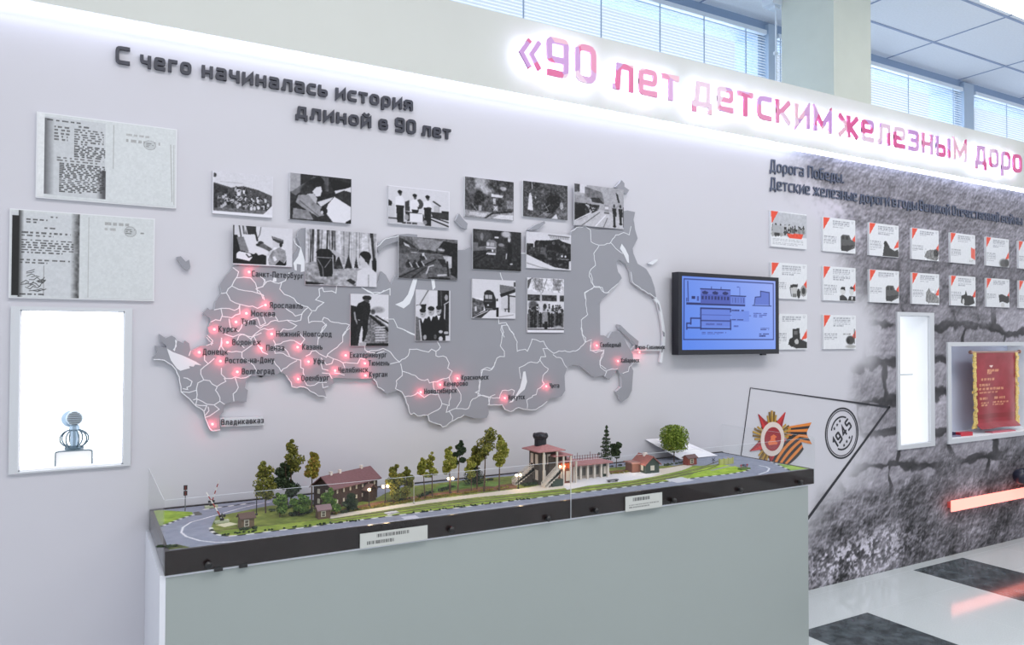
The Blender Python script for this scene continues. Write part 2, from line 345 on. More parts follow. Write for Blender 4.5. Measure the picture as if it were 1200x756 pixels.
# printed stone mural on the right half of the wall
def make_mural():
    k = Ink(560, 480, WCOL); h, wd = k.h, k.w
    X = MX0+k.X*(MX1-MX0); Z = MZ1*(1-k.Y)
    f1 = fbm(h, wd, 7, 5, 11); f2 = fbm(h, wd, 34, 4, 12, .62); f3 = fbm(h, wd, 20, 5, 13, .6, True); f4 = fbm(h, wd, 150, 2, 14, .8); f5 = fbm(h, wd, 14, 6, 17, .62)
    pts = [(916,190),(922,222),(934,245),(975,272),(998,310),(1008,345),(1010,380),(1012,430),(1010,470),(1004,510),(988,550),(966,590),(950,625),(942,670),(936,700)]
    q = sorted([(XZ(*p)[1], XZ(*p)[0]) for p in pts]); xb = np.interp(Z, [a for a, b in q], [b for a, b in q])
    soft = np.interp(Z, [0, .6, 1.0, 2.0, 2.5], [.25, .5, .5, .5, .5])
    m = np.clip((X-xb+(f1-.5)*.6)/soft+.35, 0, 1); m = m*m*(3-2*m)
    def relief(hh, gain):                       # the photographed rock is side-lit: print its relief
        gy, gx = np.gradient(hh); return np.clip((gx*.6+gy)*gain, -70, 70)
    # brick courses in the middle band
    wob = (f1-.5)*.16+(f5-.5)*.06; zr = Z+wob; row = np.floor((zr-.17)/.232); fz = (zr-.17)/.232-row
    bl = .56; sh = (np.abs(np.sin(row*5.1))*1.0)*bl; xr = X+(fbm(h, wd, 9, 4, 15)-.5)*.3; bi = np.floor((xr+sh)/bl); fx = (xr+sh)/bl-bi
    edge = np.minimum(np.minimum(fz, 1-fz)*.232, np.minimum(fx, 1-fx)*bl)
    hsh = np.abs(np.sin(bi*12.9898+row*78.233)*43758.5453) % 1
    e = np.clip((edge-.016-(f2-.5)*.07-(f5-.5)*.06)/.02, 0, 1); e = e*e*(3-2*e)
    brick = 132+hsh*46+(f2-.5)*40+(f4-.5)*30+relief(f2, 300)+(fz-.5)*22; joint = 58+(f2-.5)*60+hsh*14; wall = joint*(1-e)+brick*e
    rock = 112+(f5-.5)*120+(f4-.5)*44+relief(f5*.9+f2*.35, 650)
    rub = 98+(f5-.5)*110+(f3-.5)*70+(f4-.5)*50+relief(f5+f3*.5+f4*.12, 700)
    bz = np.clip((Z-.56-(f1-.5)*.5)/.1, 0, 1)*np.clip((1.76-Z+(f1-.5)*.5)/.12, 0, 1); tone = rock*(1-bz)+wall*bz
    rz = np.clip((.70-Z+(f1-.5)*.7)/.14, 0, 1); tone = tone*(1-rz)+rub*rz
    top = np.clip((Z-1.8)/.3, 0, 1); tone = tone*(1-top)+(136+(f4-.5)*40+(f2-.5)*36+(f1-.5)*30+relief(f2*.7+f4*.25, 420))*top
    # pale crumbs by the floor
    x0, z0 = XZ(1000, 668); d = np.exp(-((X-4.2)/.55)**2-((Z-.14-(X-4.2)*.05)/.13)**2)
    tone = tone+np.clip((f4*.6+f2*.5-.52)*9, 0, 1)*d*120
    # lighter smoke drifting over the upper left corner
    for u, v, r in ((912,240,.20),(935,238,.22),(960,244,.22),(980,258,.2),(962,270,.2),(935,262,.2),(905,262,.2),(985,278,.14)):
        x0, z0 = XZ(u, v); s_ = np.clip(1.25-np.hypot(X-x0, (Z-z0)*1.25)/r+(f2-.5)*2.0+(f1-.5)*.6, 0, 1); tone = tone*(1-s_*.9)+214*s_*.9
    tone = np.clip(tone, 36, 218)
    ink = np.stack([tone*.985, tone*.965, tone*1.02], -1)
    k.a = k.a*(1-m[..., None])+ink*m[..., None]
    k.a = k.a*np.clip(1, 0, 1)
    def hole(x, y):
        xx = MX0+x*(MX1-MX0); zz = MZ1*(1-y)
        a = np.zeros(x.shape, bool)
        for n in (N2, N3H): a |= (xx > n[0]) & (xx < n[1]) & (zz > n[2]) & (zz < n[3])
        return a
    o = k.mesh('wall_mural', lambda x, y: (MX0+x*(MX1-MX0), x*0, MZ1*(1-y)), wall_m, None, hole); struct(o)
make_mural()

# floor: pale speckled slabs with dark marbled inlays
fl = mat('floor_pale', (206, 213, 214), .09, noise=.07, nscale=160); fd = mat('floor_dark', (74, 82, 86), .09, noise=.6, nscale=14); fj = mat('floor_joint', (182, 190, 190), .3)
mb = MB(); xs = [-4, 2.25]; ys = [-8]
for x in (3.165, 3.72, 4.185, 4.65, 5.21, 5.7, 6.14, 6.7): xs += [x-.0015, x+.0015]
for y in (-1.73, -1.26, -.73+.335, -.07): ys += [y-.0015, y+.0015]
xs += [12]; ys += [1.4]
DARK = [(4.65, 5.21, -8, -.07), (3.165, 3.72, -1.26, -.395), (6.14, 6.7, -8, -.07)]
for i in range(len(xs)-1):
    for j in range(len(ys)-1):
        a, b, c, d = xs[i], xs[i+1], ys[j], ys[j+1]; cx, cy = (a+b)/2, (c+d)/2
        dk = any(r[0] < cx < r[1] and r[2] < cy < r[3] for r in DARK)
        mb.add([(a,c,0),(b,c,0),(b,d,0),(a,d,0)], [(0,1,2,3)], 1 if dk else (2 if min(b-a, d-c) < .004 else 0))
struct(mb.build('floor', [fl, fd, fj]))

# ceiling of large tiles hung in a thin metal grid
CH = 4.15
mb = MB(); mb.box(-4, 12, -8, 1.75, CH, CH+.05)
struct(mb.build('ceiling', mat('ceiling_tile', (238, 242, 248), .8, noise=.03, nscale=60)))
mb = MB(); x = 6.578-1.19*7
while x < 12: mb.box(x-.008, x+.008, -8, 1.4, CH-.004, CH); x += 1.19
y = .915
while y > -8: mb.box(-4, 12, y-.011, y+.011, CH-.005, CH); y -= .615
struct(mb.build('ceiling_grid', mat('grid_metal', (150, 165, 195), .5)))

# far wall with high windows behind the display wall
WY = 1.4
fw = mat('far_wall_paint', (190, 205, 222), .6); fr_m = mat('window_frame_paint', (176, 194, 214), .45)
mb = MB(); mb.box(-4, 12, WY, WY+.3, 0, 2.35); mb.box(-4, 12, WY, WY+.3, 4.09, CH); struct(mb.build('wall_far', fw))
def window(n, x0, x1):
    mb = MB(); mb.box(x0, x0+.05, WY, WY+.08, 2.35, 4.09); mb.box(x1-.05, x1, WY, WY+.08, 2.35, 4.09); mb.box(x0, x1, WY, WY+.08, 4.03, 4.09); mb.box(x0, x1, WY, WY+.08, 2.35, 2.41)
    o = struct(mb.build('window_%d' % n, fr_m))
    g = MB(); g.box(x0+.05, x1-.05, WY+.05, WY+.056, 2.41, 4.03); g.build('window_glass', MATS.setdefault('pane', glass_mat('pane', (.9, .95, 1))), o)
window(1, 1.7, 4.93); window(2, 5.02, 7.8); window(3, 7.98, 11.0)
mb = MB(); mb.box(4.93, 5.02, WY-.07, WY+.3, 2.35, 4.12); struct(mb.build('trim_1', fr_m))
mb = MB(); mb.box(7.8, 7.98, WY-.07, WY+.3, 2.35, 4.12); struct(mb.build('trim_2', fr_m))
cx0 = float(onY(977, 50, .31)[0]); cx1 = float(onY(1020.5, 50, .31)[0]); dr = ray(916, 50); cy1 = float(-3+dr[1]*cx0/dr[0])
mb = MB(); mb.box(cx0, cx1, .31, cy1, 0, CH); struct(mb.build('column', mat('column_paint', (218, 224, 212), .6, noise=.02, nscale=8)))
mb = MB(); mb.box(-4, 12, WY-.03, WY, 4.075, CH); struct(mb.build('trim_3', mat('window_head', (150, 172, 202), .6)))
slat_m = mat('blind_slat', (236, 240, 244), .35); nt = slat_m.node_tree; tr_ = nt.nodes.new('ShaderNodeBsdfTranslucent'); tr_.inputs[0].default_value = (.9, .93, .96, 1)
mx_ = nt.nodes.new('ShaderNodeMixShader'); mx_.inputs[0].default_value = .26; nt.links.new(nt.nodes['Principled BSDF'].outputs[0], mx_.inputs[1]); nt.links.new(tr_.outputs[0], mx_.inputs[2]); nt.links.new(mx_.outputs[0], nt.nodes['Material Output'].inputs[0])
rail_m = mat('blind_rail', (225, 235, 245), .4)
def blind(x0, x1, cords, label, z1=4.055):
    t = thing('venetian_blind', label, 'blind', ((x0+x1)/2, WY-.06, z1), 'blinds over the high windows')
    lx = (x1-x0)/2; mb = MB(); mb.box(-lx, lx, -.02, .02, -.035, 0); mb.build('headrail', rail_m, t)
    mb = MB(); z = -.06
    while z > -1.66:
        vs = []
        for x in (-lx, lx): vs += [(x, -.010, z-.0095), (x, -.001, z+.0018), (x, .009, z+.0095)]
        mb.add(vs, [(0,3,4,1),(1,4,5,2)]); z -= .0235
    mb.build('slats', slat_m, t)
    for c in cords:
        mb = MB(); mb.box(c-(x0+x1)/2-.006, c-(x0+x1)/2+.006, -.014, -.012, -1.66, -.03); mb.build('ladder_tape', mat('blind_tape', (178, 198, 220), .6), t)
blind(1.75, 4.9, [2.55, 3.2, 3.75, 4.2, 4.66], 'wide white venetian blind behind the pink glowing letters, left of the column')
blind(5.04, 5.6, [5.07], 'narrow strip of white venetian blind showing at the left edge of the column')
blind(5.68, 7.77, [6.15, 6.85, 7.6], 'white venetian blind between the column and the grey window post')
blind(8.0, 10.9, [8.6, 9.4], 'white venetian blind at the right edge, beyond the grey window post')
q = EYE+ray(905, 6)*((cx0-.05)/ray(905, 6)[0])
t = thing('wall_bracket', 'small white bracket high on the left side of the column', 'bracket', (cx0, float(q[1]), float(q[2])))
mb = MB(); mb.box(-.10, -.001, -.05, .05, -.012, .05); mb.box(-.06, -.001, -.03, .03, -.03, -.012); mb.build('bracket_box', rail_m, t)
mb = MB(); mb.tube((-.012, .0, -1.1), (-.012, .0, -.012), .007); mb.box(-.03, -.001, -.012, .012, -.36, -.34); mb.build('conduit', rail_m, t)
# ceiling luminaire
t = thing('ceiling_light', 'bright ceiling light at the upper right corner', 'light', (6.95, -.19, CH-.035))
mb = MB(); mb.box(-.97, .9, -.6, .39, .0, .024); mb.build('frame', rail_m, t)
mb = MB(); mb.box(-.965, .86, -.56, .385, -.014, .0); mb.build('diffuser', mat('light_diffuser', (255, 250, 238), .5, emit=3), t)

# ------------------------------------------------------------------ fascia with halo lettering and the cove strip
FZ0, FZ1, FY = 2.612, 2.962, -.06
mb = MB(); mb.box(-2.6, 9.5, FY, -.0005, FZ0+.002, FZ1)
t = struct(mb.build('trim_4', mat('fascia_paint', (205, 208, 203), .55, noise=.015, nscale=3)))
mb = MB(); mb.box(-2.6, 9.5, -.05, -.006, FZ0-.010, FZ0+.003); mb.build('light_strip', mat('cove_led', (222, 230, 255), .5, emit=4), t)

sign = thing('illuminated_sign', 'glowing halo-lit pink sign reading «90 лет детским железным доро on the fascia', 'sign', (0, FY, 2.75))
def sign_face():
    m = bpy.data.materials.new('sign_face'); m.use_nodes = True; nt = m.node_tree; b = nt.nodes['Principled BSDF']
    tc = nt.nodes.new('ShaderNodeTexCoord'); v = nt.nodes.new('ShaderNodeTexVoronoi'); v.inputs['Scale'].default_value = 7.5
    r = nt.nodes.new('ShaderNodeValToRGB'); r.color_ramp.interpolation = 'CONSTANT'
    cols = [(218, 92, 148), (210, 160, 208), (234, 184, 202), (198, 148, 208), (226, 136, 176), (230, 200, 220)]
    while len(r.color_ramp.elements) < len(cols): r.color_ramp.elements.new(.5)
    for i, c in enumerate(cols): r.color_ramp.elements[i].position = i/len(cols); r.color_ramp.elements[i].color = (*lin(c), 1)
    nt.links.new(tc.outputs['Object'], v.inputs['Vector']); s = nt.nodes.new('ShaderNodeSeparateColor')
    nt.links.new(v.outputs['Color'], s.inputs[0]); nt.links.new(s.outputs[0], r.inputs['Fac']); nt.links.new(r.outputs['Color'], b.inputs['Base Color'])
    b.inputs['Roughness'].default_value = .3; return m
face_m = sign_face(); halo_m = mat('halo_led', (226, 234, 255), .5, emit=12)
def sign_word(txt, u0, u1, vb, xh, th):
    yl = FY-.052; x0 = onY(u0, vb, yl)[0]; x1 = onY(u1, vb, yl)[0]; zb = BASE_Z
    sx = (x1-x0)/text_width(txt, xh, .24); x = x0
    for ch in txt:
        W, st = glyph_strokes(ch, xh, th, sx); f = MB(); b = MB()
        for i, (pts, cl) in enumerate(st):
            stroke_mesh(f, pts, cl, th, x, zb-2.75, yl-FY+i*.0004, yl-FY+.012)
            stroke_mesh(b, pts, cl, th*.7, x, zb-2.75, yl-FY+.014, yl-FY+.020)
        o = f.build('sign_letter', face_m, sign); b.build('backlight', halo_m, o); x += W+.24*xh*sx
BASE_Z = float(onY(740, 108.5, FY-.045)[2]); XH = float(onY(762, 83.5, FY-.045)[2]-onY(762, 114, FY-.045)[2])
print('sign base', BASE_Z, XH, onY(1190, 206, FY-.045)[2], onY(660, 90.5, FY-.045)[2])
sign_word('«', 609, 634, 100, XH, .022)
sign_word('90', 641, 699, 100, XH, .030)
sign_word('лет', 719, 796, 110, XH, .027)
sign_word('детским', 812, 975, 130, XH, .027)
sign_word('железным', 984, 1133, 165, XH, .027)
sign_word('доро', 1144, 1198, 200, XH, .027)

# ------------------------------------------------------------------ dark wall headings
head_m = mat('heading_letter', (52, 54, 66), .45)
def heading(name, label, words, y, depth, xh, t, m=head_m):
    r = thing(name, label, 'heading', (0, 0, 0))
    for txt, u0, u1, zb in words:
        mb = MB(); write(mb, txt, onY(u0, 100, y)[0], onY(u1, 100, y)[0], zb, xh, t, y, y+depth); mb.build('word', m, r)
yh = -.016
z1 = float(onY(217, 86.5, yh)[2]); z2 = float(onY(402.5, 145, yh)[2]); xh1 = float(onY(238, 74.5, yh)[2]-onY(238, 88.5, yh)[2])
print('heading', z1, onY(481, 127.5, yh)[2], onY(142.7, 73.5, yh)[2], z2, onY(524.4, 163, yh)[2], xh1)
heading('wall_heading', 'raised dark heading С чего начиналась история, upper left on the wall',
        [('С', 134.9, 152, z1), ('чего', 163.8, 224.3, z1), ('начиналась', 236.4, 384.3, z1), ('история', 393.7, 484.3, z1)], yh, .013, xh1, .0115)
heading('wall_heading', 'raised dark heading длиной в 90 лет, the lower line of the two',
        [('длиной', 347, 435.6, z2), ('в', 444.7, 455.4, z2), ('90', 464, 488, z2), ('лет', 495, 529, z2)], yh, .013, xh1, .0115)
yh = -.009
h2_m = mat('mural_heading', (84, 92, 112), .4)
za = float(onY(945, 207.5, yh)[2]); zb_ = float(onY(930, 225.5, yh)[2]); xh2 = .052
print('h2', za, zb_, onY(1180, 259, yh)[2])
heading('wall_heading', 'small raised heading Дорога Победы at the top of the stone mural',
        [('Дорога', 902.5, 942, za), ('Победы.', 947, 989, za)], yh, .007, xh2, .0090, h2_m)
heading('wall_heading', 'long raised line Детские железные дороги в годы Великой Отечественной войны on the mural',
        [('Детские', 902.5, 949, zb_), ('железные', 953, 1004, zb_), ('дороги', 1007.5, 1042, zb_), ('в', 1045, 1050, zb_), ('годы', 1052.5, 1074.5, zb_),
         ('Великой', 1077, 1112.5, zb_), ('Отечественной', 1115.5, 1170, zb_), ('войны', 1172.5, 1197, zb_)], yh, .007, xh2, .0090, h2_m)
# ================================================================== prints on the wall
paper_m = print_mat('photo_print', .35); board_m = mat('board_white', (224, 226, 230), .5)
def board(name, label, cat, r, y, th, ink, group=None, pm=None, rim=.0, face='print'):
    """a mounted print: r = x0, x1, z0, z1; backing board with the printed sheet on its face"""
    x0, x1, z0, z1 = r
    t = thing(name, label, cat, ((x0+x1)/2, y, z0), group); cx = (x0+x1)/2
    mb = MB(); mb.box(x0-cx, x1-cx, -th, 0, 0, z1-z0); mb.build('backing_board', board_m, t)
    ink.mesh(face, lambda X, Y: (x0-cx+rim+X*(x1-x0-2*rim), X*0-th-.0012, (z1-z0)-rim-Y*(z1-z0-2*rim)), pm or paper_m, t)
    return t
# --- two archive documents
def doc_upper():
    k = Ink(340, 220, (208, 212, 214))
    k.rect(0, 0, .045, 1, (222, 224, 226)); k.rect(.045, .03, .47, .97, (196, 199, 203)); k.noise(8, 60, 3, 1)
    for i in range(12): k.rect(.045, .03, .06+.003*i, .97, tuple(np.array((196, 199, 203))*(.55+.04*i))) if False else None
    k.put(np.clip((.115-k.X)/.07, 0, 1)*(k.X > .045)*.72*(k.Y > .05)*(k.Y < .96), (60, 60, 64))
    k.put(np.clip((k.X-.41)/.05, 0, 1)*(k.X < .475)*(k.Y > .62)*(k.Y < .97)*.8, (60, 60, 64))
    k.text(.06, .055, .42, .09, 1, 60, 1, wmax=.045); k.text(.28, .10, .42, .135, 1, 70, 2, wmax=.045); k.text(.11, .13, .22, .32, 5, 80, 3, wmax=.045); k.text(.25, .14, .46, .34, 7, 75, 4, .65, wmax=.045)
    k.text(.25, .34, .47, .49, 7, 50, 5, .8, wmax=.045); k.text(.13, .50, .46, .56, 2, 90, 6, wmax=.045); k.text(.15, .57, .47, .93, 16, 55, 7, .75, wmax=.045)
    k.line([(.53, .04), (.53, .58)], 150, .004); k.line([(.96, .2), (.975, .93)], 165, .006); k.line([(.985, .2), (.99, .97)], 165, .004)
    k.text(.62, .12, .95, .17, 1, 165, 8, wmax=.045); k.text(.62, .19, .93, .25, 1, 150, 9, wmax=.045)
    for r_ in (.046, .043): k.ell(.8, .235, r_, r_*1.33, 120 if r_ > .045 else (190, 194, 196))
    k.text(.77, .21, .83, .27, 3, 120, 10, wmax=.045); k.noise(3, 120, 2, 3); return k
def doc_lower():
    k = Ink(340, 220, (206, 210, 212)); k.rect(.005, .02, .465, .985, (200, 203, 207)); k.noise(8, 60, 3, 1)
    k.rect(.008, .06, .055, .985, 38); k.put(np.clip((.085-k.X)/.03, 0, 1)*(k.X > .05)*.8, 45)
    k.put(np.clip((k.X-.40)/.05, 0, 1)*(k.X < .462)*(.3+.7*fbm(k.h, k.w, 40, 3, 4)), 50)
    k.text(.10, .09, .24, .15, 2, 60, 1, wmax=.045); k.text(.22, .18, .36, .21, 1, 70, 2, wmax=.045); k.text(.26, .05, .4, .08, 1, 80, 3, wmax=.045)
    k.text(.07, .24, .40, .31, 2, 70, 4, wmax=.045); k.text(.07, .33, .42, .50, 6, 65, 5, wmax=.045); k.text(.06, .56, .42, .62, 2, 70, 6, wmax=.045)
    k.line([(.22, .63), (.22, .98)], 130, .004); r = rng(4)
    for i in range(22):
        x, y = .06+.13*r.random(), .66+.28*r.random(); k.line([(x, y), (x+.03, y+.02*r.standard_normal()), (x+.05, y-.03*r.random())], 70, .005)
    k.text(.06, .955, .3, .985, 1, 50, 7, wmax=.045)
    k.line([(.525, .03), (.525, .985)], 165, .004); k.text(.64, .07, .95, .13, 1, 150, 8, wmax=.045); k.text(.64, .14, .75, .19, 1, 165, 9, wmax=.045)
    for r_ in (.045, .042): k.ell(.825, .17, r_, r_*1.4, 110 if r_ > .043 else (188, 192, 194))
    k.text(.79, .14, .86, .21, 3, 110, 10, wmax=.045); k.text(.9, .17, .985, .2, 1, 120, 11, wmax=.045); k.noise(3, 120, 2, 3); return k
G_ = 'archive document boards'
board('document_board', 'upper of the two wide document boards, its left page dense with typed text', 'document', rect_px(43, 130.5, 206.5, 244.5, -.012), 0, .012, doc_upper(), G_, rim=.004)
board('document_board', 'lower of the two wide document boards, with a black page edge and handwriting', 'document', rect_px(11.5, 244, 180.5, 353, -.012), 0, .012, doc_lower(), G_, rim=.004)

# --- black and white photographs
def ph(w=132, h=100, bg=120): return Ink(w, h, bg)
def fin(k, amp=20, base=26, seed=5, tint=True):
    lum = k.a[..., 0]; k.noise(amp*1.15, base, 4, seed, np.clip((225-lum)/90, .15, 1)); k.noise(amp*.5, 70, 2, seed+50, np.clip((235-lum)/60, .2, 1))
    p = np.pad(k.a, ((1, 1), (1, 1), (0, 0)), 'edge'); sm = sum(p[i:i+k.h, j:j+k.w] for i in range(3) for j in range(3))/9; k.a = .45*k.a+.55*sm
    k.a = np.clip((k.a-128)*1.16+122, 22, 228)*np.array((.985, .98, 1.02)); return k
def p_group():
    k = ph(bg=204); k.poly([(.0, .27), (.3, .36), (.5, .3), (.75, .36), (1, .48), (1, .95), (0, .95)], 88)
    k.poly([(0, .3), (.25, .38), (.25, .5), (0, .5)], 60); k.line([(.12, .24), (.48, .24)], 150, .006)
    k.ell(.03, .1, .03, .05, 70); k.rect(0, .84, 1, .95, 112); k.rect(0, .5, .07, .86, 62)
    k.crowd(.1, .93, .5, .78, 95, 3, 50, 210, .022); k.crowd(.32, .64, .33, .46, 12, 8, 60, 220, .024)
    k.poly([(.8, 1), (1, .7), (1, 1)], 212); k.rect(0, .93, 1, 1, 222); k.rect(0, 0, .012, 1, 225); k.rect(.985, 0, 1, 1, 214); return fin(k, 26, 34, 2)
def p_woman():
    k = ph(bg=58); k.poly([(0, 0), (.17, 0), (.17, .32), (0, .42)], 158); k.poly([(.02, .42), (.38, .03), (.45, .05), (.1, .48)], 112); k.rect(.5, .02, .62, .33, 92)
    k.poly([(.62, .03), (1, .1), (1, .2), (.7, .3)], 40); k.poly([(.35, .5), (.72, .33), (.7, .42), (.4, .58)], 45)
    k.ell(.4, .26, .17, .2, 46, .3); k.ell(.3, .36, .13, .14, 60, .3); k.ell(.46, .13, .09, .1, 40)
    k.poly([(.42, .26), (.5, .23), (.515, .33), (.49, .45), (.42, .46), (.36, .36)], 204)
    k.poly([(.28, .42), (.38, .4), (.44, .5), (.42, .68), (.3, .55)], 178)
    k.poly([(.14, .46), (.3, .44), (.4, .6), (.55, .72), (.55, .86), (.45, .9), (.2, .72), (.1, .62)], 146); k.line([(.16, .58), (.46, .88)], 92, .014)
    k.poly([(.06, .75), (.3, .78), (.38, .97), (.05, .97)], 142); k.noise(30, 12, 3, 3, (k.X < .4)*(k.Y > .6))
    k.poly([(.44, .58), (.7, .44), (.66, .52), (.5, .68)], 198)
    k.poly([(.72, .43), (1, .63), (1, .95), (.92, 1), (.7, 1), (.57, .78), (.62, .6)], 214); k.ell(.55, .76, .06, .08, 46); k.ell(.52, .8, .02, .04, 190)
    k.poly([(.72, .3), (.9, .23), (1, .17), (1, .3), (.88, .27), (.74, .36)], 202); k.poly([(.92, .96), (1, .9), (1, 1), (.9, 1)], 40)
    k.rect(0, .0, .008, 1, 190); return fin(k, 16, 30, 5)
def p_three():
    k = ph(bg=202); k.rect(0, .85, 1, 1, 190); k.rect(0, .47, .1, .83, 190); k.rect(0, .83, .2, .87, 90); k.poly([(0, .37), (.06, .42), (.05, .53), (0, .53)], 50)
    k.poly([(.68, .6), (1, .6), (1, .8), (.72, .75)], 66); k.rect(.87, .55, 1, .6, 50); k.line([(.7, .74), (1, .86)], 50, .025); k.line([(.68, .8), (1, .97)], 44, .028)
    k.line([(.73, .32), (.84, .42)], 70, .03); k.line([(.82, .42), (.82, .6)], 110, .012); k.poly([(.74, .42), (.82, .42), (.82, .6), (.74, .6)], 176)
    k.poly([(.26, .4), (.33, .34), (.34, .63), (.26, .63)], 70); k.ell(.5, .42, .06, .13, 78)
    for x, y, tr in ((.17, .1, (.6, .95)), (.41, .16, (.6, .66)), (.62, .16, (.6, .98))):
        k.poly([(x-.06, y+.2), (x-.02, y+.16), (x+.05, y+.16), (x+.08, y+.25), (x+.07, y+.5), (x-.06, y+.5)], 216)
        k.ell(x+.015, y+.09, .025, .055, 92); k.ell(x+.01, y+.045, .036, .045, 38)
        k.poly([(x-.05, tr[0]-.1), (x+.075, tr[0]-.1), (x+.07, tr[1]), (x-.03, tr[1])], 48)
    k.poly([(.36, .42), (.46, .42), (.47, .58), (.36, .58)], 212); k.ell(.655, .5, .04, .02, 66)
    k.poly([(.26, .64), (.56, .68), (.6, .88), (.3, .9)], 60); k.rect(.34, .68, .55, .9, 214); k.ell(.29, .8, .035, .08, 150); k.ell(.59, .9, .03, .06, 140)
    k.text(.22, .92, .5, .98, 1, 40, 4, .9); k.rect(0, 0, 1, .02, 226); k.rect(.985, 0, 1, 1, 220); return fin(k, 14, 34, 6)
def p_tram():
    k = ph(bg=86); k.ell(.35, .18, .28, .22, 168, .6); k.ell(.7, .12, .25, .2, 70, .6); k.ell(.1, .2, .1, .3, 96, .5); k.ell(.78, .2, .07, .05, 170, .5); k.ell(.28, .5, .1, .22, 52, .5)
    k.poly([(.53, .36), (.78, .38), (.76, .44), (.53, .44)], 204); k.rect(.56, .44, .76, .75, 84); k.rect(.57, .47, .62, .62, 176); k.rect(.66, .47, .75, .66, 62); k.poly([(.84, .5), (1, .48), (1, .7), (.86, .7)], 128)
    k.ell(.62, .72, .05, .07, 150); k.line([(.58, .66), (.66, .78)], 205, .012); k.line([(.66, .66), (.58, .78)], 205, .012)
    k.ell(.18, .74, .07, .08, 66); k.line([(.15, .66), (.24, .82)], 150, .01); k.rect(.27, .68, .33, .82, 150)
    k.poly([(0, .82), (.5, .84), (1, .78), (1, 1), (0, 1)], 150); k.poly([(.55, .98), (.7, .88), (1, .86), (1, .98)], 205); k.line([(.4, 1), (.55, .86), (.95, .78)], 50, .03); k.poly([(.1, .86), (.46, .88), (.4, .97), (.08, .95)], 190)
    return fin(k, 44, 26, 7)
def p_engine():
    k = ph(bg=82); k.ell(.2, .1, .16, .12, 66, .5); k.line([(.19, 0), (.2, .2)], 176, .016); k.ell(.68, .5, .17, .25, 42, .4); k.ell(.58, .7, .1, .18, 50, .3)
    k.poly([(.13, .4), (.16, .36), (.19, .4), (.22, .82), (.1, .8)], 208); k.ell(.155, .36, .022, .04, 190); k.ell(.28, .5, .03, .1, 70); k.ell(.27, .44, .015, .03, 170)
    k.line([(.48, .6), (.56, .78), (.44, .86)], 160, .01); k.line([(.48, .72), (.6, .6)], 150, .01)
    k.poly([(.3, 1), (.44, .86), (.62, .84), (.5, 1)], 128); k.poly([(.65, 1), (.75, .7), (.9, .5), (1, .6), (1, 1)], 104); k.ell(.86, .6, .04, .12, 168, .4); k.poly([(.62, 1), (.74, .84), (.78, 1)], 200); k.rect(0, .92, .35, 1, 96)
    return fin(k, 46, 28, 9)
def p_street():
    k = ph(bg=166); k.poly([(.1, 0), (.24, 0), (.24, .22), (.1, .2)], 206); k.poly([(0, 0), (.1, 0), (.1, .18), (0, .2)], 86); k.poly([(.2, .04), (.55, .14), (.6, .4), (.2, .3)], 118); k.ell(.72, .22, .14, .18, 168, .5)
    k.poly([(0, .25), (.3, .3), (.3, .42), (0, .45)], 152); k.poly([(.32, .3), (.48, .28), (.6, .42), (.35, .4)], 66); k.poly([(0, .45), (.5, .46), (.48, .56), (.22, .72), (0, .9)], 66)
    k.crowd(.02, .45, .46, .6, 26, 4, 40, 190, .03); k.poly([(.02, .5), (.2, .46), (.22, .78), (.02, .92)], 42)
    k.poly([(0, .92), (.5, .57), (.72, .6), (1, .72), (1, 1), (0, 1)], 186); k.line([(.14, 1), (.5, .64)], 84, .014); k.line([(.58, 1), (.66, .76)], 92, .014); k.line([(.42, .98), (.62, .7)], 220, .02); k.line([(0, .9), (.3, .68)], 214, .02)
    k.rect(.6, .44, .69, .6, 150); k.rect(.61, .48, .68, .54, 206); k.rect(.59, .62, .7, .65, 84)
    for x, y1 in ((.8, .95), (.93, .88)):
        k.ell(x, .44, .022, .045, 70); k.poly([(x-.045, .5), (x+.045, .5), (x+.05, .7), (x-.02, .72)], 50); k.line([(x, .66), (x+.01, y1)], 50, .045); k.line([(x-.01, y1), (x+.03, y1)], 40, .03)
    k.poly([(.83, .1), (.88, .15), (.92, .35), (.88, .35)], 56); k.rect(.985, .45, 1, .95, 60); return fin(k, 26, 30, 11)
